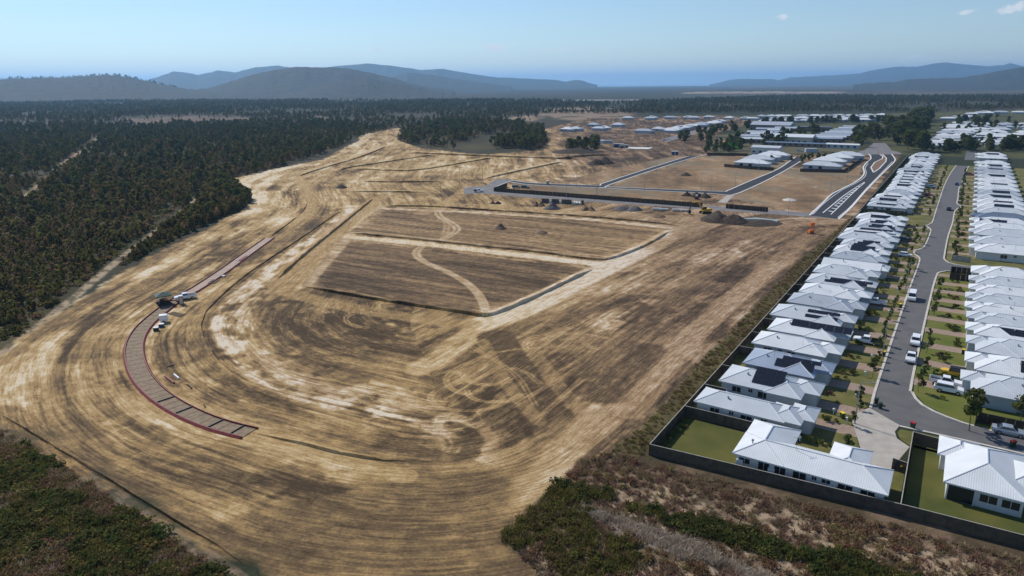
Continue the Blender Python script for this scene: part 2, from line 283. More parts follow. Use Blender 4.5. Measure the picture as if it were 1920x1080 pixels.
        # lower and right reaches are browner
        for k_, o_ in enumerate((-38, -33, -27, -22.5, -18, -14, -10.5, -7, -4.5, 4, 6.5, 9, 12, 15, 19, 24)):      # wheel ruts following the haul line
            wob = 3.5*(fbm(t/45, t*0+k_, 101+k_, 2)-.5)
            for g_ in (0, 1.9): tn = tn+(-.20 if k_ % 3 else .16)*(1-sst(.10, .42, np.abs(s-o_-g_-wob)))*sst(.42, .58, fbm(t/22, s*0+k_*3., 120+k_, 3))
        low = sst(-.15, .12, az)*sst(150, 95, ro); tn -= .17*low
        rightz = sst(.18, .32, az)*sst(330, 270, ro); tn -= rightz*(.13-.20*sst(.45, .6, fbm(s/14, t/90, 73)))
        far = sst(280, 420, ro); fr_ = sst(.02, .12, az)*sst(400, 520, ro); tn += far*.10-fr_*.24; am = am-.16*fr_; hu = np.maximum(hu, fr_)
        a, b = SWALE[0], SWALE
        sw, tw = polydist(SWALE, x, y, want=True); inn = sst(0, 1.5, sw)*sst(26, 4, sw); inn2 = (np.abs(sw) < 60)
        chalk = sst(1., 3., sw)*sst(17, 6, sw)*sst(.36, .56, .55*fbm(sw/2.5, tw/9, 75)+.45*nb); tn += chalk*.52; hu = hu+chalk*.5
        mB = pmask(BROWN, x, y, 9); tn -= mB*.17
        u2 = G(1100, 495)-G(660, 440); u2 /= np.linalg.norm(u2); w2 = np.array([-u2[1], u2[0]])
        for P, off, sd_ in ((PAD1, -.02, 81), (PAD2, -.17, 85)):
            mk = pmask(P, x, y, 1.2); kk = mk > .5; a1 = x*w2[0]+y*w2[1]; b1 = x*u2[0]+y*u2[1]
            tp = .46+off+.5*(fbm(a1/2.4, b1/38, sd_)-.5)+.35*(fbm(a1/7, b1/45, sd_+3)-.5)+.35*(fbm(a1/1, b1/14, sd_+5, 3)-.5)
            ed = polydist(P, x, y, True); tp = tp+.28*sst(7, 1, ed)*sst(.4, .6, nb)
            tn = np.where(kk, tp, tn); f2[kk, 0] = a1[kk]; f2[kk, 1] = b1[kk]*.06; hu = np.where(kk, .55, hu)
        def stroke(pts, hw, to, k=1., soft=None, br=.5, sm=True):
            nonlocal tn
            P = GP(pts); P = catmull(P, 4) if sm and len(pts) > 2 else P
            mk = lmask(P, x, y, hw, soft or hw*.5)*k*np.clip(1-br+2*br*nb, 0, 1); tn = tn*(1-mk)+to*mk
        W_ = .86
        stroke([(652, 444), (800, 458), (1000, 481), (1120, 495)], 2.4, .95, .95, br=.3); stroke([(715, 391), (900, 399), (1100, 412), (1255, 427)], 1.6, .9, .85, br=.3)
        stroke([(905, 606), (960, 588), (1040, 552), (1130, 506), (1210, 468), (1272, 434)], 4.0, .92, .95, br=.25); stroke([(1272, 434), (1285, 428), (1270, 424), (1240, 423)], 3, .75, .8)
        stroke([(910, 606), (870, 635), (820, 675), (790, 690)], 2.8, .84, .8); stroke([(655, 440), (600, 500), (568, 536)], 2.2, .8, .8, br=.8); stroke([(650, 430), (690, 400), (715, 388)], 2., .8, .7)
        stroke([(545, 530), (575, 495), (640, 425), (715, 370)], 3.6, .58, .9, br=.25); stroke([(520, 530), (540, 548), (650, 575), (800, 600), (880, 608)], 2.6, .56, .8, br=.3)
        stroke([(560, 332), (571, 352), (582, 376), (584, 392), (566, 406), (540, 424)], 2.4, .62, .9, br=.2)
        stroke([(930, 632), (960, 690), (1000, 750), (1045, 800)], 4.0, .19, .95, .8, br=.08); stroke([(905, 640), (950, 720), (1010, 790)], 1.2, .62, .6); stroke([(985, 640), (1030, 700), (1075, 760)], 1.4, .58, .5)
        for dx in (0, 9):            # wheel ruts crossing the pads
            stroke([(910+dx, 600), (898+dx, 560), (870+dx, 530), (830+dx, 508), (790+dx, 490), (775+dx, 475), (790+dx, 460), (828+dx, 447), (852+dx, 432), (845+dx, 420), (823+dx, 408), (817+dx, 397), (830+dx, 386)], .55, .80, .85, .4, .15)
        for dx in (0, 8): stroke([(830+dx, 440), (834+dx, 425), (830+dx, 408)], .5, .72, .7, .4, .2)
        for p in ([(985, 745), (1080, 690), (1200, 610)], [(1000, 790), (1100, 700), (1210, 615)], [(880, 650), (960, 700), (1000, 760)], [(830, 700), (930, 660), (1040, 650)], [(860, 720), (960, 690), (1010, 720)], [(1000, 640), (1060, 625), (1140, 635), (1150, 660)]):
            for dx in (0, 8): stroke([(a_+dx, b_) for a_, b_ in p], .16, .70, .6, .3, .9)
        for (cx, cy, rx, ry) in ((900, 715, 60, 26), (915, 700, 45, 20), (930, 730, 50, 22), (1010, 645, 22, 14), (1010, 645, 14, 9), (680, 600, 28, 12), (590, 590, 24, 10), (880, 745, 70, 24), (1130, 640, 30, 12)):
            a0 = random.uniform(0, 6); th = np.linspace(a0, a0+random.uniform(1.8, 3.6), 9); kx = random.uniform(-.4, .4)
            for g_ in (0, 7): stroke([(cx+(rx+g_)*math.cos(q_)+kx*ry*math.sin(q_), cy+(ry+g_*.4)*math.sin(q_)) for q_ in th], .16, .70, .75, .3, .8)
        # sealing of haul route along the bottom and the exit to the right
        stroke([(700, 905), (820, 905), (930, 885), (1010, 850), (1070, 800)], 3.2, .50, .6); stroke([(680, 935), (800, 950), (900, 955), (980, 925), (1040, 870), (1100, 800), (1210, 710), (1330, 600), (1460, 495)], 2.4, .68, .85, br=.3)
        stroke([(860, 1000), (950, 975), (1010, 925), (1060, 870)], 1.4, .74, .8, br=.3); stroke([(770, 905), (830, 920), (900, 915)], 4, .26, .7)
        stroke([(1180, 770), (1290, 640), (1420, 520), (1520, 440)], 2.6, .63, .75); stroke([(1100, 700), (1200, 615), (1330, 500)], 2.5, .28, .6); stroke([(1130, 740), (1180, 690), (1215, 655)], 3.2, .16, .75)
        stroke([(520, 1060), (650, 1010), (800, 1040), (960, 1060)], 9, .26, .8, 6); stroke([(0, 772), (150, 868), (300, 955), (440, 1040)], 2.4, .24, .6, br=.7); stroke([(0, 682), (150, 570), (300, 480), (460, 392)], 1.2, .25, .5)
        for p, h_, v_ in (([(656, 357), (793, 358)], 2, .7), ([(667, 315), (793, 315), (926, 293)], 3, .72), ([(911, 332), (1055, 301)], 4, .82), ([(560, 326), (672, 292), (723, 272)], 3, .74), ([(926, 290), (1086, 295)], 3, .7), ([(850, 385), (1100, 398), (1280, 410)], 5, .62),
                          ([(880, 352), (830, 385), (790, 400)], 3, .66), ([(1290, 440), (1300, 415), (1330, 405)], 5, .62), ([(1380, 425), (1520, 420), (1570, 415)], 3, .62)): stroke(p, h_, v_, .8, br=.6)
        stroke([(1270, 460), (1350, 440), (1500, 440)], 9, .38, .5, 8)
        stroke([(468, 813), (560, 840), (640, 863), (700, 880), (760, 893)], 1.7, .64, .85, .5, .2)
        for P in LOTS:
            mk = pmask(P, x, y, 2); tn = np.where(mk > .5, .50+.5*(fbm(x/12, y/30, 91)-.5)+.3*(nb-.5), tn); hu = np.where(mk > .5, .9, hu); am = np.where(mk > .5, .22, am)
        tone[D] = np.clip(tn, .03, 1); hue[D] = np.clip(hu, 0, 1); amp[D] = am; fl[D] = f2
        dg = np.zeros(x.size)
        for P in LOTS: dg = np.maximum(dg, pmask(P, x, y, 3)*sst(.42, .62, fbm(x/22, y/40, 93))*.65)
        veg[D] = 1-Dm[D]*(1-dg); c = col[D]; c = np.where((dg > .01)[:, None], np.array([.20, .17, .115]), c); col[D] = c
    mv = pmask(VERGE, X+q*3, Y+q*3, 1.2); kv = fbm(X/3, Y/3, 95)[:, None]; put(mv, np.array([.05, .045, .018])*(1-kv)+np.array([.13, .105, .045])*kv); veg = np.maximum(veg, mv*.95)
    return tone, hue, amp, fl, veg, col
def ground_material():
    M = bpy.data.materials.new('earth'); M.use_nodes = True; t = M.node_tree; n = t.nodes; l = t.links; b = n['Principled BSDF']; MAT['earth'] = M
    b.inputs['Roughness'].default_value = .95; b.inputs['Specular IOR Level'].default_value = .12
    def at(k): a = n.new('ShaderNodeAttribute'); a.attribute_name = k; return a
    fl = at('flow').outputs['Vector']; pos = n.new('ShaderNodeNewGeometry').outputs['Position']
    def noise(vec, sc, det, mul=None):
        if mul: m_ = n.new('ShaderNodeVectorMath'); m_.operation = 'MULTIPLY'; l.new(vec, m_.inputs[0]); m_.inputs[1].default_value = mul; vec = m_.outputs[0]
        x = n.new('ShaderNodeTexNoise'); x.inputs['Scale'].default_value = sc; x.inputs['Detail'].default_value = det; x.inputs['Roughness'].default_value = .62; l.new(vec, x.inputs['Vector']); return x.outputs['Fac']
    s1 = noise(fl, .55, 6, (1, 1, 0)); s2 = noise(fl, 1.9, 5, (1, 2.2, 0)); s3 = noise(pos, .45, 8); s4 = noise(pos, 2.2, 5); s5 = noise(fl, 1., 3, (2.4, 2.6, 0))
    d = lambda o, k: mathn('MULTIPLY', mathn('SUBTRACT', o, .5, t), k, t)
    s = mathn('ADD', mathn('ADD', d(s1, 1.2), d(s2, 1.3), t), mathn('ADD', d(s3, 1.3), mathn('ADD', d(s4, 1.2), d(s5, 1.5), t), t), t)
    tone = mathn('ADD', at('tone').outputs['Fac'], mathn('MULTIPLY', s, at('amp').outputs['Fac'], t), t)
    def ramp(cols):
        r = n.new('ShaderNodeValToRGB'); e = r.color_ramp.elements; l.new(tone, r.inputs['Fac'])
        while len(e) < len(cols): e.new(.5)
        for i, (p, c) in enumerate(cols): e[i].position = p; e[i].color = (*c, 1)
        return r.outputs['Color']
    ra = ramp([(.05, (.065, .042, .022)), (.3, (.155, .100, .050)), (.55, (.35, .222, .092)), (.75, (.50, .35, .172)), (.95, (.66, .55, .39))])
    rb = ramp([(.05, (.050, .033, .021)), (.3, (.120, .078, .048)), (.55, (.275, .174, .096)), (.75, (.43, .302, .190)), (.95, (.66, .57, .47))])
    def mix(f, a, c): m_ = n.new('ShaderNodeMix'); m_.data_type = 'RGBA'; l.new(f, m_.inputs['Factor']); l.new(a, m_.inputs['A']); l.new(c, m_.inputs['B']); return m_.outputs['Result']
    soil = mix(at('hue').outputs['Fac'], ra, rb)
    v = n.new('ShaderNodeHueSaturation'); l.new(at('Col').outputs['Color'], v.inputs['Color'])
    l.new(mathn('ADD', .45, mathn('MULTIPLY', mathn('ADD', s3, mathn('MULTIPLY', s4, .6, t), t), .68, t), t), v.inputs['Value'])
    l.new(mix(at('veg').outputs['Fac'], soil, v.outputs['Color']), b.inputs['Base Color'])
    bp = n.new('ShaderNodeBump'); bp.inputs['Strength'].default_value = .55; bp.inputs['Distance'].default_value = .25
    l.new(mathn('ADD', mathn('ADD', s1, s2, t), mathn('ADD', s3, mathn('ADD', mathn('MULTIPLY', s4, .6, t), s5, t), t), t), bp.inputs['Height']); l.new(bp.outputs[0], b.inputs['Normal'])
ground_material()
def dress(me, X, Y):
    tone, hue, amp, fl, veg, col = fields(X, Y)
    for k, v in (('tone', tone), ('hue', hue), ('amp', amp), ('veg', veg)): me.attributes.new(k, 'FLOAT', 'POINT').data.foreach_set('value', v.astype(np.float32))
    a = me.attributes.new('flow', 'FLOAT_VECTOR', 'POINT'); a.data.foreach_set('vector', np.column_stack([fl, np.zeros(len(fl))]).astype(np.float32).ravel())
    a = me.attributes.new('Col', 'FLOAT_COLOR', 'POINT'); a.data.foreach_set('color', np.column_stack([col, np.ones(len(col))]).astype(np.float32).ravel())
    me.materials.append(MAT['earth'])
def make_ground():
    fine = np.radians(np.linspace(-46, 46, 920)); rest = np.radians(np.linspace(46, 314, 40))[1:-1]; az = np.concatenate([fine, rest]); nc = len(az)
    dep = np.radians(np.linspace(46, 1.35, 600)); R = np.concatenate([[4, 15, 30, 42], CH/np.tan(dep), np.geomspace(2450, 13500, 26)]); nr = len(R)
    A, RR = np.meshgrid(az, R); X = (RR*np.sin(A)).ravel(); Y = (RR*np.cos(A)).ravel(); Z = np.zeros(X.size)
    i = np.arange(nr-1)[:, None]*nc; j = np.arange(nc)[None, :]; j2 = (j+1) % nc
    q = np.stack([i+j, i+nc+j, i+nc+j2, i+j2], -1).reshape(-1, 4)[:, ::-1]
    me = bpy.data.meshes.new('ground'); nv = X.size+1; me.vertices.add(nv)
    co = np.zeros((nv, 3), np.float32); co[:-1, 0] = X; co[:-1, 1] = Y; me.vertices.foreach_set('co', co.ravel())
    tri = np.stack([np.arange(nc), (np.arange(nc)+1) % nc, np.full(nc, nv-1)], -1)[:, ::-1]
    lv = np.concatenate([q.ravel(), tri.ravel()]).astype(np.int32); me.loops.add(len(lv)); me.loops.foreach_set('vertex_index', lv)
    ls = np.concatenate([np.arange(len(q))*4, len(q)*4+np.arange(nc)*3]).astype(np.int32); me.polygons.add(len(ls)); me.polygons.foreach_set('loop_start', ls)
    me.update(calc_edges=True); me.validate(); dress(me, co[:, 0].astype(float), co[:, 1].astype(float))
    if me.polygons[len(q)//2].normal.z < 0: me.flip_normals()
    tag(link('ground', me), kind='structure')
make_ground()
def bank(pts, h=.6, steep=.05, wide=3.0, side=None):      # cut edge of a pad or trench: steep on one side, ramp behind
    P = catmull(GP(pts), 2.5); nn = normals(P)
    sg = side or (1 if np.mean(np.sum(nn*-P, 1)) > 0 else -1)
    k = len(P); e = np.minimum(1, np.minimum(np.arange(k), np.arange(k)[::-1])/3.)
    vs = []; rr = rng.normal(0, .10, (k, 5))
    for i in range(k):
        hh = .85*h*e[i]*(1+rr[i, 0]*1.2)
        for a, z in ((steep+.12+rr[i, 1]*.3, -.03), (steep+rr[i, 2]*.4, hh*.3), (rr[i, 2]*.4+rr[i, 3]*.3, hh), (-wide*.35+rr[i, 4], hh*.8), (-wide, -.03)): vs.append((*(P[i]+nn[i]*sg*a), z))
    fs = [(i*5+j, i*5+j+1, (i+1)*5+j+1, (i+1)*5+j) for i in range(k-1) for j in range(4)]
    me = bpy.data.meshes.new('earth_bank'); me.from_pydata(vs, [], fs); me.update()
    bm = bmesh.new(); bm.from_mesh(me); bmesh.ops.recalc_face_normals(bm, faces=bm.faces)
    if sum(f.normal.z for f in bm.faces) < 0: bmesh.ops.reverse_faces(bm, faces=bm.faces)
    bm.to_mesh(me); bm.free()
    v = np.array(vs); dress(me, v[:, 0], v[:, 1]); tag(link('earth_bank', me), kind='structure')
for pts, h in (([(655, 437), (800, 452), (1000, 473), (1110, 487), (1150, 484), (1210, 461), (1256, 434)], .75), ([(715, 387), (810, 388), (900, 394), (1100, 407), (1245, 421), (1280, 427)], .75),
               ([(562, 536), (620, 548), (700, 562), (850, 585), (905, 593), (950, 581), (1030, 545), (1112, 505)], .9), ([(700, 373), (640, 422), (580, 471), (520, 524)], .85),
               ([(656, 360), (793, 361)], .8), ([(667, 317), (729, 320), (793, 318), (926, 296)], .8), ([(672, 341), (750, 342), (827, 341)], .8), ([(636, 320), (672, 312), (813, 291)], .9),
               ([(560, 331), (602, 317), (672, 296), (723, 276)], .9), ([(768, 287), (926, 294), (1086, 299)], 1.2), ([(911, 335), (980, 320), (1055, 304)], 1.0), ([(1030, 300), (1100, 293), (1150, 291)], 1.2),
               ([(470, 811), (560, 832), (640, 852), (720, 864), (765, 864)], .55), ([(640, 395), (560, 450), (470, 510), (405, 565), (380, 600), (384, 640), (420, 690), (480, 735), (560, 766), (640, 790), (720, 812), (800, 836)], .45),
               ([(560, 405), (530, 428), (505, 446)], .5), ([(0, 777), (120, 850), (260, 936), (380, 1008), (470, 1065)], .5), ([(560, 345), (575, 380), (560, 405)], .4)):
    bank(pts, h)
# ------------------------------------------------------------------ sea, ponds, ranges
sea = bpy.data.meshes.new('sea'); th = np.radians(np.linspace(-70, 70, 60)); vs = [(r*math.sin(a), r*math.cos(a), -2.) for r in (12500, 24000, 40000) for a in th]
sea.from_pydata(vs, [], [(i*60+j, i*60+j+1, (i+1)*60+j+1, (i+1)*60+j) for i in range(2) for j in range(59)]); sea.update()
if sea.polygons[0].normal.z < 0: sea.flip_normals()
tag(link('sea', sea, material='water'), kind='structure')
for p in ([(82, 184), (95, 183.2), (110, 184.4), (95, 185.4)], [(275, 187.6), (290, 186.9), (297, 187.8), (284, 189)], [(466, 188.6), (478, 188), (480, 189.8), (470, 190)], [(572, 186.6), (583, 186), (583, 187.5)], [(572, 186.8), (560, 187.2), (575, 187.8)]):
    sheet('pond', GP(p), .5, 'water_pale')
M = mat('range_forest', (.020, .026, .016), .95, scale=.02, col2=(.046, .046, .030), bump=1., bscale=.05)
M.node_tree.nodes['Bump'].inputs['Distance'].default_value = 14
def hills(prof, D, depth, seed, rough=.16, back=1.2):
    xs = np.array([p[0] for p in prof], float); ys = np.array([p[1] for p in prof], float); px = np.linspace(xs[0], xs[-1], 220); py = np.interp(px, xs, ys)
    py = py+(fbm(px/9, px*0+seed, seed)-.5)*2.2*min(1, 4000/D+.4); rows = np.concatenate([np.linspace(-1, 0, 14), np.linspace(0, back, 8)[1:]]); vs = []
    gx, gr = np.meshgrid(px, rows, indexing='ij'); NZ = 1+rough*2*(fbm(gx/28., gr*2.6+seed, seed)-.5)*np.minimum(1, np.abs(gr)*5)
    for i, (x, y) in enumerate(zip(px, py)):
        d = ray(x, y); g = math.hypot(d[0], d[1]); d = d/g
        for j, r in enumerate(rows):
            dist = D+r*depth; top = max(0, CH+D*d[2]); f = max(0, 1-abs(r)/(1 if r < 0 else back))**1.15
            vs.append((d[0]*dist, d[1]*dist, top*f*NZ[i, j]-3*(f < 1e-6)))
    k = len(rows); fs = [(i*k+j, i*k+j+1, (i+1)*k+j+1, (i+1)*k+j) for i in range(len(px)-1) for j in range(k-1)]
    me = bpy.data.meshes.new('hills'); me.from_pydata(vs, [], fs); me.update()
    if me.polygons[5].normal.z < 0: me.flip_normals()
    for p in me.polygons: p.use_smooth = True
    me.materials.append(MAT['range_forest']); tag(link('hills', me), kind='structure'); return px, py
HILL1 = hills([(-260, 168), (-120, 158), (-40, 152), (20, 148), (60, 147), (120, 146), (170, 142), (205, 141), (235, 144), (265, 150), (300, 158), (330, 163), (360, 168), (400, 172)], 4300, 1100, 2)
hills([(340, 172), (400, 163), (430, 153), (470, 141), (510, 132), (550, 126), (590, 126), (640, 127), (670, 131), (700, 138), (740, 147), (770, 157), (800, 163), (850, 169)], 4700, 1200, 5)
hills([(520, 172), (600, 160), (640, 152), (690, 146), (720, 152), (760, 160), (800, 168), (830, 173)], 3900, 600, 6)
hills([(700, 160), (740, 143), (765, 136), (800, 139), (850, 147), (900, 154), (930, 158), (960, 162)], 7200, 1500, 8, .2)
hills([(270, 158), (280, 149), (300, 143), (325, 134), (350, 136), (370, 141), (410, 132), (440, 136), (480, 126), (520, 123), (560, 128), (600, 127), (640, 123), (690, 119), (740, 124), (790, 131), (830, 129), (870, 136), (900, 141), (930, 145), (960, 146), (1000, 148), (1040, 150), (1060, 153),
       (1080, 150), (1092, 151), (1102, 155), (1120, 159)], 10500, 2300, 9, .25)
hills([(1330, 158), (1350, 154.5), (1365, 150.5), (1385, 148), (1440, 148), (1462, 150), (1480, 145), (1560, 141), (1610, 138), (1640, 131), (1680, 125), (1720, 125), (1750, 119), (1775, 117), (1810, 121), (1850, 124), (1880, 122), (1895, 118), (1915, 124), (1960, 128), (2100, 120), (2250, 140)], 15500, 3500, 12, .25)
hills([(1600, 158), (1680, 153), (1705, 148.5), (1750, 147), (1800, 146), (1840, 140), (1870, 134), (1900, 128), (1940, 124), (2040, 122), (2150, 150)], 6500, 1300, 14)
# ------------------------------------------------------------------ roads
def road(name, left, right, material, kmat='kerb', kerbs=True, z=.02, kw=.4):
    a = catmull(GP(left), 4); b = catmull(GP(right), 4); sheet(name, np.vstack([a, b[::-1]]), z, material)
    if kerbs: kerbline(a, kw, 0, .13, kmat); kerbline(b, kw, 0, .13, kmat)
KL = [W(u, v) for u, v in ((35, 26.2), (48, 26), (106, 26.1), (128, 26.2), (150, 26.4), (160, 26.0), (164, 24.4), (170, 24.2), (176, 26.2), (196, 26.8), (212, 26.6), (219, 24.6), (226, 26.3), (260, 26.4), (341, 26.5), (400, 27.5), (456, 29.5))]
KR1 = [W(u, v) for u, v in ((36.2, 48), (36.5, 42), (38, 37.5), (41, 33.6), (46, 31.7), (52, 31.3), (106, 31.3), (136, 31.6), (143, 32.4), (146.5, 36), (147, 44), (147, 70))]
KR2 = [W(u, v) for u, v in ((154.5, 70), (154.5, 44), (155.5, 36), (160, 33), (170, 32.6), (200, 32.6), (230, 33.2), (262, 33.4), (275, 35.5), (284, 33.6), (300, 33.6), (345, 33.5), (357, 36), (365, 34.2), (400, 35), (456, 36.5))]
SB = [W(u, v) for u, v in ((29.6, 27.5), (30.2, 31), (30.4, 38.6), (30.2, 48), (30, 70))]
sheet('street', np.vstack([catmull(KL, 3), catmull(KR2[::-1], 3), catmull([W(36.3, 70)]+KR1, 3)[::-1], catmull(SB[::-1], 3)]), .02, 'asphalt_old')
for P in (KL, KR2, [W(36.3, 70)]+KR1, SB[1:]): kerbline(catmull(P, 3), .45, 0, .12, 'kerb')
sheet('driveway', [W(u, v) for u, v in ((35, 26.0), (30.6, 31), (27.8, 30.5), (25.5, 31), (23.6, 32.9), (14.3, 31), (15.2, 27.6), (23, 25.6), (28, 24.2), (32, 24.6))], .03, 'concrete')
road('street_far', [(1808, 300), (1822, 240)], [(1829, 300), (1832, 240)], 'asphalt_old', kerbs=False)
DL = [(1518, 404), (1545, 378), (1560, 364), (1575, 356), (1601, 343), (1617, 331), (1620.5, 322), (1618.5, 314), (1624, 306), (1632.5, 298), (1632, 292), (1629, 289)]
DR = [(1572, 411), (1596, 389), (1625, 356), (1655, 325), (1676, 304), (1678, 298), (1674, 292), (1672, 289)]
road('divided_road', DL, DR, 'asphalt_new', 'kerb_new', kw=.8); sheet('junction', GP([(1608, 289.5), (1690, 289.5), (1688, 286), (1672, 282), (1660, 268), (1638, 268), (1624, 280), (1606, 286)]), .024, 'gravel_road')
ISL = GP([(1638, 324), (1633, 314), (1640, 304.5), (1654, 298), (1655.5, 293), (1650, 290), (1655, 289.6), (1662, 297), (1661, 303), (1649, 316)]); sheet('median_island', ISL, .13, 'soil_brown'); kerbline(np.vstack([ISL, ISL[:1]]), .7, 0, .16, 'kerb_new', 'median_kerb')
def line(pts, w=.25, z=.034): tag(link('road_marking', ribbon('road_marking', catmull(GP(pts), 4), [(-w/2, z), (w/2, z)], 'paint')), kind='structure')
CL = [(1621, 341.5), (1604, 352), (1582, 367), (1560, 385), (1543, 399)]; CRr = [(1621.5, 342.5), (1608, 354), (1594, 367), (1578, 383), (1558, 402)]
line(CL, .45); line(CRr, .35); line([(1571, 408), (1596, 386), (1625, 353), (1655, 322), (1673, 303)], .3); line([(1524, 402), (1547, 379.5), (1577, 357.5), (1603, 344.5), (1621, 332), (1624, 322), (1622, 315), (1628, 306)], .3)
cl = catmull(GP(CL), 1); cr = catmull(GP(CRr), 1)
for f in np.linspace(.18, .93, 12): a = cl[int(f*len(cl))]; b = cr[int(f*len(cr))]; c = a*.66+b*.34; tag(link('road_marking', ribbon('road_marking', np.array([c, b]), [(-.55, .036), (.55, .036)], 'paint')), kind='structure')
line([(a_+6, b_) for a_, b_ in CL[1:4]], .25)
road('cross_road', [(870, 352), (905, 349), (950, 356), (1000, 363), (1162, 374), (1352, 387), (1520, 399), (1560, 402)], [(870, 364), (905, 363), (1000, 371), (1162, 382), (1352, 395), (1520, 407), (1572, 411)], 'gravel_road', kerbs=False, z=.014)
sheet('cross_road', GP([(872, 358), (905, 352), (930, 336), (962, 336), (952, 344), (925, 352), (930, 358), (890, 364)]), .018, 'gravel_road')
kerbline(catmull(GP([(925, 353), (950, 342), (965, 338)]), 3), .5, 0, .14, 'kerb_new')
road('estate_road', [(960, 338), (1000, 343), (1118, 347.5), (1127, 345), (1200, 321), (1280, 296), (1292, 293)], [(960, 342), (1000, 347), (1120, 352), (1136, 350.5), (1143, 346.5), (1240, 314), (1310, 293), (1325, 290)], 'asphalt_new', 'kerb_new', kw=.7)
road('estate_road', [(1136, 350.5), (1250, 355), (1350, 359), (1364, 357.5), (1400, 342), (1456, 318.5), (1480, 303), (1492, 294)], [(1120, 352), (1250, 359), (1340, 363.5), (1364, 366), (1385, 362), (1432, 341), (1470, 321), (1500, 303), (1512, 294)], 'asphalt_new', 'kerb_new', kw=.7, z=.026)
sheet('footpath', GP([(1345, 379), (1365, 366), (1376, 366), (1362, 381)]), .03, 'concrete'); road('estate_road', [(1240, 262), (1300, 246), (1340, 237)], [(1248, 266), (1312, 248), (1350, 238)], 'gravel_road', 'kerb_new')
# lawns and driveways beside the street
LP = [(u, 19.2) for u in (17, 220)]
def uvsheet(name, pts, z, m_): return sheet(name, [W(u, v) for u, v in pts], z, m_)
uvsheet('lawn', [(14.3, 18.3), (36, 18), (36, 25.9), (32, 24.5), (28, 24.1), (23, 25.5), (15.2, 27.5)], .006, 'lawn'); uvsheet('lawn', [(36, 15), (36, 25.8), (160, 25.8), (164, 24.2), (170, 24), (176, 26), (212, 26.4), (219, 24.4), (226, 26.1), (341, 26.3), (400, 27.3), (456, 29.3), (456, 14)], .006, 'lawn')
uvsheet('lawn', [(36.8, 75), (36.8, 42), (38.4, 37.8), (41.4, 34), (46, 32), (52, 31.6), (136, 31.9), (142.5, 32.7), (146, 36), (146.4, 75)], .006, 'lawn_fresh'); uvsheet('lawn', [(155, 75), (155, 44), (156, 36.3), (160.3, 33.3), (200, 33), (262, 33.8), (275, 35.9), (345, 33.9), (365, 34.6), (456, 37), (456, 75)], .006, 'lawn')
uvsheet('lawn', [(29.2, 31.2), (29.9, 38.6), (29.7, 50), (23.5, 50), (23.8, 33.2), (25.7, 31.4), (27.8, 30.9)], .006, 'lawn')
FENCE_F = [W(0, 0), W(2.9, 33.5), W(3.6, 46.3), W(4.5, 62)]
uvsheet('lawn', [(.2, .3), (14.7, .3), (14.7, 11.8), (1.2, 11.8)], .006, 'lawn_yard'); uvsheet('lawn', [(3.1, 33.4), (24.6, 33.3), (24.6, 60), (4.6, 60)], .006, 'lawn_yard'); uvsheet('lawn', [(1.3, 11.85), (14.7, 11.85), (14.7, 32.9), (3.0, 32.9)], .005, 'lawn'); uvsheet('lawn', [(15, .3), (15, 3), (456, 3), (456, .3)], .006, 'lawn')
# ------------------------------------------------------------------ houses (local x = across the lot away from the rear fence, local y = along the street)
PITCH = math.tan(math.radians(22))
def roof_mesh(rects, z=2.6, ov=0.): # hip roofs over eave rectangles, with uv.x along the eave
    V_, F_, UVs = [], [], []
    for k, (x0, x1, y0, y1, *gb) in enumerate(rects):
        zz = z+.012*k; b = len(V_); w, l = x1-x0, y1-y0; gable = bool(gb and gb[0] == 'g'); ml = (gb[1] if len(gb) > 1 else PITCH)
        if w >= l: h = l/2*ml; e = 0 if gable else l/2; r = [(x0+e, (y0+y1)/2), (x1-e, (y0+y1)/2)]
        else: h = w/2*ml; e = 0 if gable else w/2; r = [((x0+x1)/2, y0+e), ((x0+x1)/2, y1-e)]
        V_ += [(x0, y0, zz), (x1, y0, zz), (x1, y1, zz), (x0, y1, zz), (*r[0], zz+h), (*r[1], zz+h)]+[(x0, y0, zz-.2), (x1, y0, zz-.2), (x1, y1, zz-.2), (x0, y1, zz-.2)]
        fs = [(0, 1, 5, 4), (2, 3, 4, 5), (3, 0, 4), (1, 2, 5)] if w >= l else [(1, 2, 5, 4), (3, 0, 4, 5), (0, 1, 4), (2, 3, 5)]
        fs += [(6, 7, 1, 0), (7, 8, 2, 1), (8, 9, 3, 2), (9, 6, 0, 3), (9, 8, 7, 6)]
        for f in fs:
            F_.append(tuple(b+i for i in f)); p = V_[b+f[0]]; q = V_[b+f[1]]; ax = 0 if abs(q[0]-p[0]) > abs(q[1]-p[1]) else 1
            UVs += [(V_[b+i][ax], V_[b+i][2]) for i in f]
    me = bpy.data.meshes.new('roof'); me.from_pydata(V_, [], F_); uv = me.uv_layers.new(name='UVMap'); uv.data.foreach_set('uv', np.array(UVs, np.float32).ravel()); me.update(); return me
def caps_mesh(rects, z=2.6):
    m_ = MB()
    for k, (x0, x1, y0, y1, *gb) in enumerate(rects):
        zz = z+.012*k+.02; w, l = x1-x0, y1-y0; g_ = bool(gb and gb[0] == 'g')
        ml = (gb[1] if len(gb) > 1 else PITCH)
        if w >= l: e = 0 if g_ else l/2; a = (x0+e, (y0+y1)/2, zz+l/2*ml); b = (x1-e, (y0+y1)/2, zz+l/2*ml); cs = [((x0, y0), a), ((x0, y1), a), ((x1, y0), b), ((x1, y1), b)]
        else: e = 0 if g_ else w/2; a = ((x0+x1)/2, y0+e, zz+w/2*ml); b = ((x0+x1)/2, y1-e, zz+w/2*ml); cs = [((x0, y0), a), ((x1, y0), a), ((x0, y1), b), ((x1, y1), b)]
        if (Vector(a)-Vector(b)).length > .2: m_.tube(a, b, .09, n=4)
        if not g_:
            for p, q in cs: m_.tube((*p, zz), q, .075, n=4)
    return m_
MESH = {}
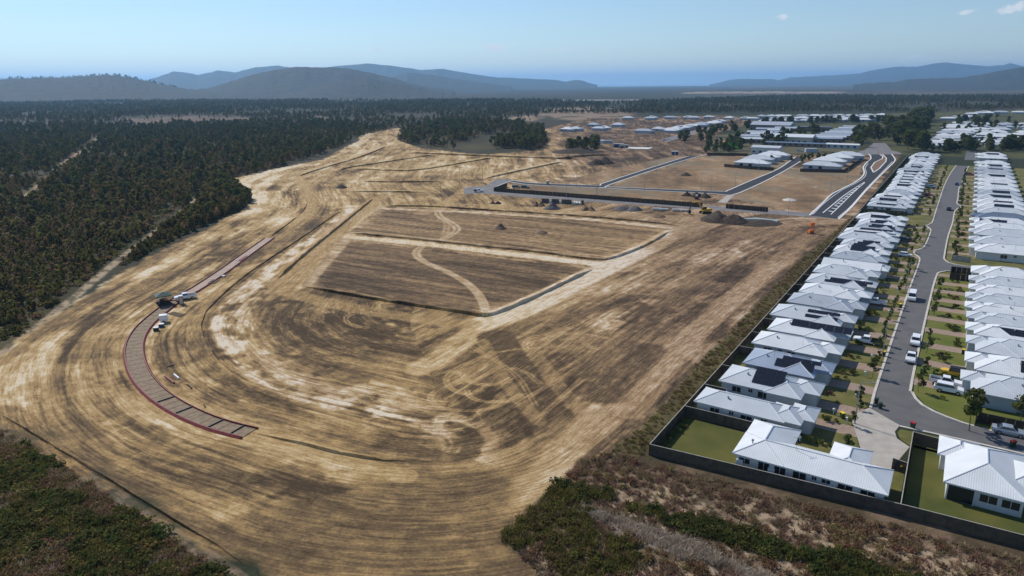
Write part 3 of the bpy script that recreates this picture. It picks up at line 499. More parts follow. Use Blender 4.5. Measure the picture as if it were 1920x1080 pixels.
def shared(key, fn):
    if key not in MESH: MESH[key] = fn()
    return MESH[key]
PANEL = shared('panel', lambda: MB().box(-.81, .81, 0, 1.0, 0, .04).mesh('solar_panel', 'solar')); PFRAME = shared('pframe', lambda: (lambda b: b.mesh('panel_frame', 'solar_frame'))(MB().box(-.84, .84, -.03, 1.03, -.03, .02)))
def window_obj(par, x, y, z, w, h, nx, ny, m_='glass'):
    """window on a wall: (nx, ny) outward normal"""
    key = ('win', round(w, 2), round(h, 2)); me = shared(key, lambda: MB().box(-w/2, w/2, -.02, .03, 0, h).mesh('window', 'glass'))
    fr = shared(('fr',)+key, lambda: MB().box(-w/2-.06, w/2+.06, 0, .05, -.07, 0).box(-w/2-.06, w/2+.06, 0, .05, h, h+.06).box(-w/2-.06, -w/2, 0, .05, 0, h).box(w/2, w/2+.06, 0, .05, 0, h).box(-.03, .03, .031, .05, 0, h).mesh('frame', 'trim'))
    o = link('window', me, par, (x, y, z), math.atan2(ny, nx)-math.pi/2); link('frame', fr, o); return o
VENT = shared('vent', lambda: MB().tube((0, 0, -.3), (0, 0, .25), .09, n=8).tube((0, 0, .25), (0, 0, .5), .2, .14, n=8).mesh('roof_vent', 'galv'))
AERIAL = shared('aerial', lambda: MB().tube((0, 0, -.3), (0, 0, 2.0), .025, n=4).tube((-.6, 0, 1.9), (.6, 0, 1.9), .018, n=4).tube((-.4, -.35, 1.9), (-.4, .35, 1.9), .012, n=4).tube((0, -.28, 1.9), (0, .28, 1.9), .012, n=4).tube((.4, -.22, 1.9), (.4, .22, 1.9), .012, n=4).mesh('aerial', 'galv'))
AC = shared('ac', lambda: MB().box(-.45, .45, 0, .35, 0, .75).tube((0, -.01, .38), (0, -.03, .38), .27, n=12).mesh('air_conditioner', 'white_plastic'))
def house(u, v, rects, label, roof='roof_pale', wall='wall', mir=1, solar=(), detail=True, front=None, wins=None, group='houses along the street', rz=None, name='house', ov=.5):
    p = W(u, v); e = empty(name, (*p, 0), -AZ if rz is None else rz); tag(e, label, 'house', group)
    R = [((mir*r[0], mir*r[1]) if mir > 0 else (mir*r[1], mir*r[0]))+tuple(r[2:]) for r in rects]
    wm = MB()
    for k, r in enumerate(R): wm.box(r[0]+ov+.003*k, r[1]-ov-.003*k, r[2]+ov+.003*k, r[3]-ov-.003*k, -.02, 2.5+.01*k)
    wm.build('wall', wall, e); ro = link('roof', roof_mesh(R), e, material=roof)
    caps_mesh(R).build('ridge_cap', 'trim' if roof != 'roof_dark' else 'roof_dark', ro)
    a = R[0]
    if detail:
        wl = wins if wins is not None else [(.22, 1.5, 1.0, 1.0), (.42, .7, .6, 1.5), (.6, 1.8, 1.1, .9), (.8, .9, 2.0, .1)]
        for f, w, h, z0 in wl:
            x = a[0]+ov+(a[1]-a[0]-2*ov)*(f if mir > 0 else 1-f); window_obj(e, x, a[2]+ov-.015, z0, w, h, 0, -1)
        xr = a[0]+ov if mir > 0 else a[1]-ov
        window_obj(e, xr-.015*mir, (a[2]+a[3])/2-1, .2, 2.2, 2.0, -mir, 0)
        rx = (a[0]+a[1])/2; ry = (a[2]+a[3])/2; hh = min(a[1]-a[0], a[3]-a[2])/2*PITCH
        link('roof_vent', VENT, ro, (rx-2.2, a[2]+(a[3]-a[2])*.33, 2.6+hh*.6)); 
        if random.random() < .6: link('aerial', AERIAL, ro, (rx+random.uniform(-2, 3), a[2]+(a[3]-a[2])*.25, 2.6+hh*.45), random.random()*3)
        link('air_conditioner', AC, e, (a[0]+ov+1.2 if mir > 0 else a[1]-ov-1.2, a[2]+ov-.38, .05))
    if front is None: front = R[-1]
    if front:
        fx = front[1]-ov if mir > 0 else front[0]+ov; fy = (front[2]+front[3])/2; gw = min(4.6, front[3]-front[2]-2*ov-.5)
        g_ = shared(('gd', round(gw, 1)), lambda: (lambda b: ([b.box(-gw/2, gw/2, -.02, .03+.012*(i % 2), .02+i*.42, .40+i*.42) for i in range(5)], b)[1])(MB()).mesh('garage_door', 'door_grey'))
        link('garage_door', g_, e, (fx+.012*mir, fy, 0), -math.pi/2 if mir > 0 else math.pi/2)
    for (ri, x, d, nx, ny_) in solar:           # panels on the near slope of wing ri: x start, distance up slope, columns, rows
        r = R[ri]; an = math.atan(PITCH)
        for i in range(nx):
            for j in range(ny_):
                xx = x+i*1.7; dd = d+j*1.06
                if mir < 0: xx = -xx
                o = link('solar_panel', PANEL, ro); o.location = (xx, r[2]+dd*math.cos(an), 2.6+.012*ri+dd*math.sin(an)+.10); o.rotation_euler = (an, 0, 0); 
                if detail: link('panel_frame', PFRAME, o)
    return e
ORD = ['first', 'second', 'third', 'fourth', 'fifth', 'sixth', 'seventh', 'eighth', 'ninth', 'tenth', 'eleventh', 'twelfth', 'thirteenth', 'fourteenth', 'fifteenth', 'sixteenth', 'seventeenth', 'eighteenth', 'nineteenth', 'twentieth',
       'twenty-first', 'twenty-second', 'twenty-third', 'twenty-fourth', 'twenty-fifth', 'twenty-sixth', 'twenty-seventh', 'twenty-eighth', 'twenty-ninth', 'thirtieth', 'thirty-first', 'thirty-second', 'thirty-third', 'thirty-fourth', 'thirty-fifth', 'thirty-sixth', 'thirty-seventh', 'thirty-eighth', 'thirty-ninth', 'fortieth']
WORD = {'roof_white': 'white', 'roof_pale': 'pale grey', 'roof_grey': 'grey', 'roof_blue': 'blue-grey', 'roof_dark': 'dark slate'}
# the long corner house and its neighbour across the yard
H1 = house(.55, 0, [(11.5, 31.6, 2.2, 9.4), (11.55, 18.6, 2.25, 14.4), (23.4, 28.6, 5.2, 13.4)], 'long white hip-roofed corner house beside the walled lawn, nearest the camera', 'roof_white', front=False, detail=False, group=None)
for f, w, h, z0 in ((13.2, 1.5, .8, 1.2), (15.9, 1.5, 2.1, .1), (18.1, 1.5, 2.1, .1), (20.7, 1.7, 2.1, .1), (22.6, .6, .6, 1.6), (24.1, 1.1, .6, 1.6), (26.5, 1.8, 2.1, .1), (29.2, 1.7, 2.1, .1)): window_obj(H1, f, 2.69, z0, w, h, 0, -1)
for x in (12.6, 17.0, 25.0, 27.8): link('air_conditioner', AC, H1, (x, 2.32, .9))
h1r = [c for c in H1.children if c.name.startswith('roof')][0]; link('aerial', AERIAL, h1r, (19.5, 5.4, 4.0), .4); link('roof_vent', VENT, h1r, (13.6, 5.0, 3.6)); link('roof_vent', VENT, h1r, (19.0, 11.0, 2.9))
RH = house(0, 0, [(37.4, 46.8, 10.3, 24.2), (36.4, 41.5, 18.2, 24.5), (44, 56, 13.5, 22.0)], 'white hip-roofed house with a recessed patio on the big lawn at the lower right', 'roof_white', front=False, detail=False, group=None)
for f, w, h, z0 in ((42.6, 1.9, 1.1, .9), (45.0, 1.9, 1.1, .9)): window_obj(RH, f, 10.785, z0, w, h, 0, -1)
MB().box(38.1, 41.0, 10.75, 10.79, .05, 2.35).build('patio_opening', 'glass', RH); [MB().box(x_, x_+.15, 10.6, 10.75, 0, 2.42).build('patio_post', 'trim', RH) for x_ in (37.95, 41.0)]; window_obj(RH, 37.885, 15, .9, 1.2, 1.2, -1, 0)
# left row
LU = [16.2, 26.1, 36.6, 48.3, 58.3, 68.8, 80.8, 91.2, 101.8, 113.4, 124.2, 134.2, 143.6, 153.6, 164.4, 175.4, 185.6, 195.6, 206.7, 240.3, 253, 266.4, 280, 293.5, 306, 319, 332, 345, 357.5, 370, 383, 396, 409, 422, 436, 450, 464, 478, 492]
LV = {0: 1.2, 1: 2.2, 2: 3.6, 3: 2.2, 4: 2.9, 5: 1.0, 6: 2.1, 7: 2.8, 8: 2.4, 9: 2.1, 10: 2.6, 11: 3.2, 12: 2.7, 13: 3.2, 14: .8, 15: 1.0, 16: 3, 17: 3, 18: .9, 19: .9}
RC = ['roof_pale', 'roof_pale', 'roof_blue', 'roof_white', 'roof_white', 'roof_pale', 'roof_grey', 'roof_white', 'roof_pale', 'roof_pale', 'roof_white', 'roof_grey', 'roof_white', 'roof_pale', 'roof_pale', 'roof_white', 'roof_grey', 'roof_white', 'roof_white', 'roof_pale']
SOL = {1: [(0, 6.3, 1.3, 3, 4)], 2: [(0, 6.4, 1.0, 4, 2), (0, 7.4, 3.1, 4, 1)], 4: [(0, 5.2, 2.6, 7, 2)], 5: [(0, 8.2, 1.2, 4, 1), (0, 8.4, 3.0, 4, 1)], 8: [(0, 5.4, 1.2, 6, 1), (0, 6.6, 2.3, 6, 1)], 12: [(0, 5.6, 1.3, 4, 3)], 13: [(0, 4.8, .8, 3, 1), (0, 5.8, 1.9, 3, 1), (0, 7.2, 3.0, 3, 1)],
       15: [(0, 4.2, .8, 6, 1), (0, 6.0, 3.0, 6, 1)], 16: [(0, 5.6, 1.6, 5, 1), (0, 6.4, 2.7, 4, 1)], 17: [(0, 5, 1.4, 4, 1), (0, 6.6, 2.5, 3, 1)], 18: [(0, 6, 1.4, 4, 2)]}
for i, u in enumerate(LU):
    v0 = LV.get(i, random.choice([.6, 1.2, 2.4, 3.])); pit = (LU[i+1] if i+1 < len(LU) else u+13)-u; d = min(pit-1.3, 9.6) if pit < 13.5 else 10.6
    rc = RC[i] if i < len(RC) else random.choice(['roof_white', 'roof_white', 'roof_pale', 'roof_pale', 'roof_grey']); end = 18.6-v0+random.uniform(-.4, .7)
    if i == 0: rects = [(0, 14.6, 0, 6.6), (11.8, 17.0, .4, 6.9), (14.5, 18.6, 2.6, 8.2)]
    elif i == 10: rects = [(0, 15.6, 0, 8.2, 'g', .3), (14, 17.6, .8, 7.6)]
    else:
        fw = random.uniform(5.2, 6.0); rects = [(0, end-3.4, .55, d), (end-8.6, end-2.4, 0, d-2.2+random.uniform(-.6, .4)), (end-5.2, end, d-fw-.4, d-.3)]
    so_ = SOL.get(i) or ([(0, 4.5, 1.6, random.choice([4, 5, 6]), random.choice([1, 2]))] if i > 18 and random.random() < .5 else [])
    lab = f"{WORD[rc]} {'gable' if i == 10 else 'hip'}-roofed house{' with black solar panels' if so_ else ''}, {ORD[i]} up the row backing onto the earthworks"
    house(u-(.0 if i else 0), v0, rects, lab, rc, random.choice(['wall', 'wall', 'wall_blue']) if i > 3 else 'wall', solar=so_, group='houses backing onto the earthworks')
# right row
RU = [45.2, 56.6, 67.6, 78.6, 88.2, 97, 105.6, 114.6, 123.6, 133.2, 166.5, 180, 195.4, 206.6, 219, 230.6, 245, 258.6, 272.5, 287.7, 303, 319, 336, 354, 372, 390, 410, 429, 448, 489, 511]
RCR = ['roof_pale', 'roof_white', 'roof_pale', 'roof_white', 'roof_pale', 'roof_white', 'roof_pale', 'roof_white', 'roof_pale', 'roof_white', 'roof_white', 'roof_pale', 'roof_pale', 'roof_white', 'roof_white', 'roof_dark', 'roof_pale', 'roof_white', 'roof_white', 'roof_pale']
SOLR = {1: [(0, 8.5, 1.2, 4, 3)], 3: [(0, 8.0, 1.2, 6, 2)], 14: [(0, 9, 1.2, 5, 2)]}
for i, u in enumerate(RU):
    v0 = 58.2; pit = (RU[i+1] if i+1 < len(RU) else u+13)-u; d = min(pit-1.2, 10.4); rc = RCR[i] if i < len(RCR) else random.choice(['roof_white', 'roof_white', 'roof_pale', 'roof_grey'])
    st = 38.4+random.uniform(0, .8)+(0 if u < 240 else .6); A = v0-st; fw = random.uniform(4.8, 5.6)     # mirrored: local x = 0 at the rear, growing toward the street
    if i == 9: rects = [(3, A-3, 0, 10.5), (A-8, A-1, 3, 11)]
    else: rects = [(0, A-2.4, .5, d), (A-9, A-1.6, 0, d-2.3+random.uniform(-.5, .3)), (A-5, A, d-fw-.3, d-.25)]
    so_ = SOLR.get(i) or ([(0, 5.5, 1.6, random.choice([4, 5, 6]), random.choice([1, 2]))] if i > 15 and random.random() < .55 else [])
    lab = f"{WORD[rc]} hip-roofed house{' with black solar panels' if so_ else ''}, {ORD[i]} up the right-hand side of the street"
    if i in (0, 1, 3): so_ = [(a_, A-b_-6, c_, d_, e_) for a_, b_, c_, d_, e_ in so_] if so_ else so_
    house(u, v0, rects, lab, rc, random.choice(['wall', 'wall_blue', 'wall']) if i else 'wall_blue', mir=-1, solar=so_, group='houses on the right of the street')
# driveways, porches' letterboxes
for i, u in enumerate(LU[:34]):
    p = (LU[i+1] if i+1 < len(LU) else u+12)-u; p = min(p, 11); a = u+p*.40; b = a+3.6
    if i == 0: a, b = 22.6, 26.2
    uvsheet('driveway', [(a, 17.0), (b, 17.0), (b, 25.9), (a, 25.9)], .012, 'paver')
for i, u in enumerate(RU[:26]):
    a = u+4.6; b = a+3.4
    if u > 136 and u < 160: continue
    uvsheet('driveway', [(a, 31.6 if u < 160 else 33.3), (b, 31.6 if u < 160 else 33.3), (b, 40.6), (a, 40.6)], .012, 'paver')
# ------------------------------------------------------------------ fences
def fence(P, label, h=1.8, m_='timber', cap='timber_cap', group=None, name='timber_fence', bay=2.4, boards=True):
    P = [np.asarray(p) for p in P]; e = empty(name, (*P[0], 0)); tag(e, label, 'fence', group); pal = MB(); cp = MB(); ps = MB()
    for a, b in zip(P[:-1], P[1:]):
        d = b-a; l = np.linalg.norm(d); d = d/l; n_ = np.array([-d[1], d[0]]); k = max(1, int(l/(.1 if boards else 1.2))); o_ = a-P[0]
        if boards and k > 900: k = 900
        for i in range(k):
            q0 = o_+d*(l*i/k); q1 = o_+d*(l*(i+.96)/k); t_ = .012 if i % 2 else -.012; hh = h+random.uniform(-.02, .02)
            c = [q0+n_*(t_-.012), q1+n_*(t_-.012), q1+n_*(t_+.012), q0+n_*(t_+.012)]; b0 = len(pal.v)
            pal.v += [(*x, -.05) for x in c]+[(*x, hh) for x in c]; pal.f += [tuple(b0+j for j in q) for q in ((4, 5, 6, 7), (0, 1, 5, 4), (1, 2, 6, 5), (2, 3, 7, 6), (3, 0, 4, 7))]
        c = [o_+n_*-.06, o_+d*l+n_*-.06, o_+d*l+n_*.06, o_+n_*.06]; b0 = len(cp.v); cp.v += [(*x, h+.03) for x in c]+[(*x, h+.07) for x in c]; cp.f += [tuple(b0+j for j in q) for q in ((3, 2, 1, 0), (4, 5, 6, 7), (0, 1, 5, 4), (1, 2, 6, 5), (2, 3, 7, 6), (3, 0, 4, 7))]
        for i in range(max(1, int(l/bay))+1):
            q = o_+d*min(l, i*bay); ps.box(q[0]-.05, q[0]+.05, q[1]-.05, q[1]+.05, -.05, h+.025)
    tag(pal.build('palings', m_, e), kind='stuff'); cp.build('capping_rail', cap, e); tag(ps.build('post', m_, e), kind='stuff'); return e
fence(FENCE_F, 'long weathered timber paling fence along the scrub behind the nearest houses'); fence([W(0, 0), W(112, 0)], 'nearer half of the timber fence backing the house row beside the earthworks'); fence([W(112, 0), W(232, 0)], 'middle stretch of the timber fence backing the house row, by the excavated site')
fence([W(232, -.5), W(500, -1.5)], 'far stretch of rear timber fence beside the divided road', boards=False)
fence([W(15.2, .1), W(15.4, 11.2)], 'timber side fence at the far edge of the walled lawn'); fence([W(3.0, 33.1), W(25.4, 33.0), W(24.9, 37.4)], 'dark timber fence enclosing the big lower-right lawn'); fence([W(15, 31.2), W(14.6, 33.0)], 'short timber gate fence between corner house and lawn fence')
for i, u in enumerate(LU[1:19]): fence([W(u-.55, .1), W(u-.55, LV.get(i+1, 2)+1.8)], f'short side fence behind the {ORD[i+1]} house of the earthworks row', boards=False, group='short side fences behind the row')
for a, b, c, l in ((141.6, 143.6, 38.6, 'dark timber yard fence round the corner block at the side street'),): fence([W(a+2.6, 44), W(a+2.6, 34.9), W(a-6, 34.9), W(a-6, 40)], l, m_='timber_dark', cap='timber_dark', boards=False)
fence([W(160.4, 39.6), W(160.4, 34.6), W(166.5, 34.6)], 'pale timber fence across the side street from the corner block', m_='timber_cap', boards=False)
fence([W(237.8, 1), W(237.8, 17)], 'timber fence with shrubs before the house past the junction', boards=False); fence([W(36.6, 41.2), W(41.5, 41.5)], 'brown timber side fence by the first right-hand house', m_='timber_dark', cap='timber', boards=False); fence([W(38.6, 41.6), W(38.6, 60)], 'brown timber boundary fence below the first right-hand house', m_='timber_dark', cap='timber', boards=False)
for pts, l in (([(926, 359), (1000, 364.5), (1317, 389)], 'long dark screen fence along the unsealed cross road'), ([(1361, 390.5), (1440, 397.5)], 'short dark screen fence near the divided road'), ([(926, 359), (951, 350)], 'dark return fence at the road junction'), ([(1358, 313), (1400, 317), (1450, 320)], 'dark fence in front of the middle house cluster'), ([(1500, 322), (1582, 324), (1617, 300)], 'dark fence round the house cluster beside the divided road'), ([(1326, 291.5), (1402, 292.5)], 'dark fence between playground and vacant lot')):
    fence(GP(pts), l, h=2.0, m_='timber_dark', cap='timber_dark', boards=False, name='screen_fence')
# ------------------------------------------------------------------ far estates, school
FH = []
for k, (w, l) in enumerate(((16, 10), (14, 11), (18, 9.5))):
    R = [(-w/2, w/2, -l/2, l/2), (w/2-6, w/2+2.2, -l/2-1.4, 1.5)]
    wm = MB(); [wm.box(r[0]+.5+.004*i, r[1]-.5-.004*i, r[2]+.5+.004*i, r[3]-.5-.004*i, -.05, 2.7) for i, r in enumerate(R)]
    FH.append((roof_mesh(R, 2.8), wm))
FHR = {}
def far_house(px, py, k, rc, label, group, rz, wc='wall_blue', sc=1.0, solar=False, xy=None):
    p = G(px, py) if xy is None else xy; e = empty('house', (*p, 0), rz); tag(e, label, 'house', group); e.scale = (sc, sc, sc)
    if (k, rc) not in FHR: me = FH[k][0].copy(); me.materials.append(MAT[rc]); FHR[(k, rc)] = me
    link('roof', FHR[(k, rc)], e); link('wall', shared(('fhw', k, wc), lambda: FH[k][1].mesh('wall', wc)), e)
    for wx in (-4.5, 0.5):
        w_ = shared('fwin', lambda: MB().box(-.9, .9, -.05, .03, 0, 1.3).mesh('window', 'glass')); link('window', w_, e, (wx, -[10, 11, 9.5][k]/2+.48, .9))
    if solar: a = shared('fsol', lambda: MB().box(-3.4, 3.4, 0, 2.0, 0, .05).mesh('solar_array', 'solar')); o = link('solar_array', a, e, (-1, -[10, 11, 9.5][k]/2+1.4, 2.8+1.4*PITCH+.1)); o.rotation_euler = (math.atan(PITCH), 0, 0)
    return e
def far_row(pts, n, label, group, rz, roofs=('roof_white', 'roof_white', 'roof_pale', 'roof_grey'), wc='wall_blue', jit=2., solar=.35, sc=(.95, 1.12)):
    P = catmull(GP(pts), 5) if len(pts) > 2 else np.linspace(G(*pts[0]), G(*pts[1]), 60); idx = np.linspace(0, len(P)-1, n).astype(int)
    for i in idx: q = P[i]+rng.normal(0, jit, 2); far_house(0, 0, random.randrange(3), random.choice(roofs), label, group, rz+random.choice([0, math.pi]), wc, random.uniform(*sc), random.random() < solar, xy=q)
far_row([(1252, 249), (1300, 239.5), (1352, 231)], 15, 'white roofed house in the slanting row beside the far unfinished estate', 'slanting far row of houses', -AZ)
far_row([(1190, 224), (1260, 223.5), (1325, 222)], 7, 'pale roofed house at the bush edge of the far unfinished estate', 'houses at the bush edge of the far estate', -AZ+.3, jit=6)
far_row([(1062, 246.5), (1100, 246), (1140, 243)], 4, 'white roofed house standing alone on the far bare ground', 'scattered houses on the far bare ground', -AZ, jit=4); far_row([(1115, 237), (1165, 238)], 2, 'pale roofed house behind the scattered far houses', 'second line of scattered far houses', -AZ, jit=3)
far_row([(1208, 250), (1236, 246)], 2, 'large pale roofed house at the near end of the slanting row', 'pair of houses by the slanting row', -AZ, jit=1)
for i, (yy, n, x0, x1) in enumerate(((229, 14, 1430, 1668), (224.5, 14, 1425, 1660), (220.5, 13, 1432, 1655))): far_row([(x0, yy+1), (x1, yy-1.5)], n, f"white roofed house in the {['front', 'middle', 'back'][i]} line behind the green oval", f'far houses behind the oval, {ORD[i]} line', -AZ, jit=4)
far_row([(1366, 224), (1400, 225)], 2, 'pale roofed house left of the oval estate', 'pair of houses left of the oval estate', -AZ)
# clusters beyond the junction, right
for i in range(10): far_row([(1745+i*6.0, 278-i*4.8), (1790+i*2.6, 278.5-i*4.8)], 2, f'white roofed house left of the far street, {ORD[i]} pair from the near end', f'far left pair {i}', -AZ, jit=1.2)
for i in range(9): far_row([(1850-i*.8, 277-i*5.0), (1885, 277.5-i*5.0), (1925, 278-i*5.0)], 3, f'white roofed house right of the far street, {ORD[i]} line from the near end', f'far right line {i}', -AZ, jit=3)
far_row([(1775, 225), (1815, 222)], 4, 'white roofed house at the head of the far street', 'houses heading the far street', -AZ); far_row([(1830, 216), (1880, 213), (1930, 214)], 8, 'white roofed house against the bush at far right', 'houses against the bush at far right', -AZ, jit=8)
# middle clusters
for i, (x, y, k, rc) in enumerate(((1408, 313, 2, 'roof_white'), (1420, 305, 0, 'roof_pale'), (1436, 300.5, 1, 'roof_white'), (1450, 297, 0, 'roof_white'))): far_house(x, y, k, rc, f'{WORD[rc]} roofed house in the middle cluster by the vacant lot, {ORD[i]} from the left', 'middle house cluster', -AZ, sc=1.15)
for i, (x, y, k, rc) in enumerate(((1538, 318, 2, 'roof_pale'), (1552, 309, 0, 'roof_white'), (1570, 302, 1, 'roof_white'), (1588, 298, 0, 'roof_pale'))): far_house(x, y, k, rc, f'{WORD[rc]} roofed house beside the divided road, {ORD[i]} from the left of its cluster', 'house cluster beside the divided road', -AZ, sc=1.15)
def hall(x, y, w, l, h, rc, label, rz=-AZ, wall='wall_brown', pitch=.22, cat='building', name='school_building'):
    e = empty(name, (*G(x, y), 0), rz); tag(e, label, cat); R = [(-w/2, w/2, -l/2, l/2, 'g', pitch)]
    MB().box(-w/2+.6, w/2-.6, -l/2+.6, l/2-.6, -.05, h).build('wall', wall, e); ro = link('roof', roof_mesh(R, h+.1), e, material=rc)
    MB().prism([(-w/2+.62, h+.1), (w/2-.62, h+.1), (w/2-.62, h+.12), (-w/2+.62, h+.12)], -l/2+.7, l/2-.7).build('ceiling_beam', 'trim', e)
    for i in range(int(w/5)): MB().box(-.9, .9, -.05, .02, 0, 1.4).build('window', 'glass', e, (-w/2+2.5+i*5, -l/2+.57, 1.0))
    return e
hall(1490, 267, 34, 20, 5.5, 'roof_white', 'large pale roofed school hall with a dark front', wall='wall_cream'); hall(1500, 275, 60, 7, 3, 'roof_dark', 'long low dark roofed school block below the hall')
for i, (x, y) in enumerate(((1415, 262), (1432, 258), (1450, 254), (1425, 254), (1462, 250), (1440, 248), (1475, 246), (1405, 267))): hall(x, y, 26, 13, 3.6, ['roof_grey', 'roof_pale', 'roof_blue'][i % 3], f'grey roofed school block among trees, {ORD[i]} in from the playground', rz=-AZ+.1)
hall(1448, 243, 46, 30, 6, 'roof_grey', 'broad grey roofed school building behind the smaller blocks'); hall(1523, 246, 40, 10, 5, 'roof_dark', 'dark flat building in front of the green oval', pitch=.08)
for i in range(9): t_ = i/8; hall(1545+t_*62, 268-t_*24, 30, 11, 4.2, ['roof_blue', 'roof_pale', 'roof_grey'][i % 3], f'grey skillion roofed unit in the long stepped block, {ORD[i]} from its near end', rz=-AZ+.25, pitch=.18)
hall(1580, 278, 26, 8, 3.2, 'roof_white', 'white roofed low building before the stepped block', wall='wall_blue'); hall(1437, 288, 22, 12, 5, 'roof_pale', 'pale barrel roofed shed beside the playground', wall='wall')
# ------------------------------------------------------------------ trees
def leafmesh(n, cl, size, seed, flat=1.):
    """n leaf quads in clumps cl = [(x, y, z, r)]"""
    r = np.random.default_rng(seed); cl = np.array(cl); w = cl[:, 3]**2; k = r.choice(len(cl), n, p=w/w.sum()); d = r.normal(size=(n, 3)); d /= np.linalg.norm(d, axis=1)[:, None]
    c = cl[k, :3]+d*(cl[k, 3]*r.uniform(.45, 1, n)**.6)[:, None]*np.array([1, 1, .75])
    a = r.normal(size=(n, 3)); a /= np.linalg.norm(a, axis=1)[:, None]; b = np.cross(a, r.normal(size=(n, 3))); b /= np.linalg.norm(b, axis=1)[:, None]
    s = size*r.uniform(.6, 1.4, n)[:, None]; q = np.stack([c-a*s-b*s*.5, c+a*s*.2-b*s*.7, c+a*s+b*s*.4, c-a*s*.3+b*s*.7], 1).reshape(-1, 3); q[:, 2] = np.maximum(q[:, 2], .05)
    return q, np.arange(4*n).reshape(-1, 4)
def tree_parts(h, cr, seed, n=220, size=.3, mat_leaf='leaf_bush', base=.35, nb=7, trunk=.035):
    r = random.Random(seed); cl = []; tb = MB(); lean = (r.uniform(-.06, .06)*h, r.uniform(-.06, .06)*h)
    tb.tube((0, 0, -.1), (lean[0], lean[1], h*.8), h*trunk, h*trunk*.35, 6)
    for i in range(nb):
        z = h*(base+(1-base)*(i+.5)/nb*.95); a = r.random()*6.28; f = math.sin(math.pi*min(.98, .18+.8*(i+.5)/nb)); rad = cr*f*r.uniform(.35, .75); t = z/h
        p = (lean[0]*t+rad*math.cos(a), lean[1]*t+rad*math.sin(a), z); cl.append((*p, cr*r.uniform(.32, .55)))
        q = (lean[0]*t*.8, lean[1]*t*.8, z*.72); tb.tube(q, p, h*trunk*.45, h*trunk*.12, 4)
    cl.append((lean[0], lean[1], h*.93, cr*.4)); q, f = leafmesh(n, cl, size, seed)
    return tb, q, f, mat_leaf
def tree_meshes(*a, **k):
    tb, q, f, ml = tree_parts(*a, **k); me = bpy.data.meshes.new('crown'); me.from_pydata(q.tolist(), [], f.tolist()); me.materials.append(MAT[ml]); return tb.mesh('trunk', 'bark'), me
def tree_one(name, *a, **k):        # single mesh prototype for the uncountable wood
    tb, q, f, ml = tree_parts(*a, **k); me = bpy.data.meshes.new(name); b = len(tb.v); me.from_pydata(tb.v+q.tolist(), [], tb.f+[tuple(x+b) for x in f]); me.materials.append(MAT['bark']); me.materials.append(MAT[ml])
    mi = np.zeros(len(me.polygons), np.int32); mi[len(tb.f):] = 1; me.polygons.foreach_set('material_index', mi); return me
def tuft(name, n, hgt, spread, seed, ml):
    r = np.random.default_rng(seed); b = r.normal(0, spread*.35, (n, 2)); t = b*1.5+r.normal(0, spread*.4, (n, 2)); w = r.normal(0, .05, (n, 2)); hh = hgt*r.uniform(.5, 1.1, n); z = np.zeros(n)
    q = np.stack([np.column_stack([b-w, z]), np.column_stack([b+w, z]), np.column_stack([t, hh])], 1).reshape(-1, 3); me = bpy.data.meshes.new(name); me.from_pydata(q.tolist(), [], np.arange(3*n).reshape(-1, 3).tolist()); me.materials.append(MAT[ml]); return me
def shrub(name, h, w, seed, n, size, ml):
    r = random.Random(seed); cl = [(r.uniform(-.5, .5)*w, r.uniform(-.5, .5)*w, h*r.uniform(.3, .75), w*r.uniform(.25, .45)) for _ in range(6)]; q, f = leafmesh(n, cl, size, seed); me = bpy.data.meshes.new(name); me.from_pydata(q.tolist(), [], f.tolist()); me.materials.append(MAT[ml]); return me
def scatter(name, protos, P, var, sc, label, cat):
    """one uncountable mass: instances of the prototypes on points"""
    c = bpy.data.collections.new(name+'_kinds')
    for i, me in enumerate(protos): c.objects.link(bpy.data.objects.new(f'{chr(97+i)}_{me.name}', me))
    me = bpy.data.meshes.new(name); n = len(P); me.vertices.add(n); me.vertices.foreach_set('co', np.asarray(P, np.float32).ravel())
    me.attributes.new('var', 'INT', 'POINT').data.foreach_set('value', np.asarray(var, np.int32)); me.attributes.new('sc', 'FLOAT', 'POINT').data.foreach_set('value', np.asarray(sc, np.float32))
    me.attributes.new('rot', 'FLOAT_VECTOR', 'POINT').data.foreach_set('vector', np.column_stack([rng.normal(0, .05, n), rng.normal(0, .05, n), rng.uniform(0, 6.28, n)]).astype(np.float32).ravel())
    o = link(name, me); md = o.modifiers.new('scatter', 'NODES'); g = bpy.data.node_groups.new(name, 'GeometryNodeTree'); md.node_group = g
    g.interface.new_socket('Geometry', in_out='INPUT', socket_type='NodeSocketGeometry'); g.interface.new_socket('Geometry', in_out='OUTPUT', socket_type='NodeSocketGeometry')
    gi = g.nodes.new('NodeGroupInput'); go = g.nodes.new('NodeGroupOutput'); ip = g.nodes.new('GeometryNodeInstanceOnPoints'); ci = g.nodes.new('GeometryNodeCollectionInfo'); ci.inputs['Collection'].default_value = c; ci.inputs['Separate Children'].default_value = True; ci.inputs['Reset Children'].default_value = True
    def na(k, t): a = g.nodes.new('GeometryNodeInputNamedAttribute'); a.data_type = t; a.inputs['Name'].default_value = k; return [x for x in a.outputs if x.enabled][0]
    l = g.links; l.new(gi.outputs[0], ip.inputs['Points']); l.new(ci.outputs[0], ip.inputs['Instance']); ip.inputs['Pick Instance'].default_value = True; l.new(na('var', 'INT'), ip.inputs['Instance Index']); l.new(na('sc', 'FLOAT'), ip.inputs['Scale'])
    l.new(na('rot', 'FLOAT_VECTOR'), ip.inputs['Rotation']); l.new(ip.outputs[0], go.inputs[0]); tag(o, label, cat, kind='stuff'); return o
def sample(P, n, near=None):
    P = np.asarray(P); lo = P.min(0); hi = P.max(0); X = rng.uniform(lo[0], hi[0], n); Y = rng.uniform(lo[1], hi[1], n); k = inside(P, X, Y); return np.column_stack([X[k], Y[k]])
VISW = math.tan(math.radians(41))
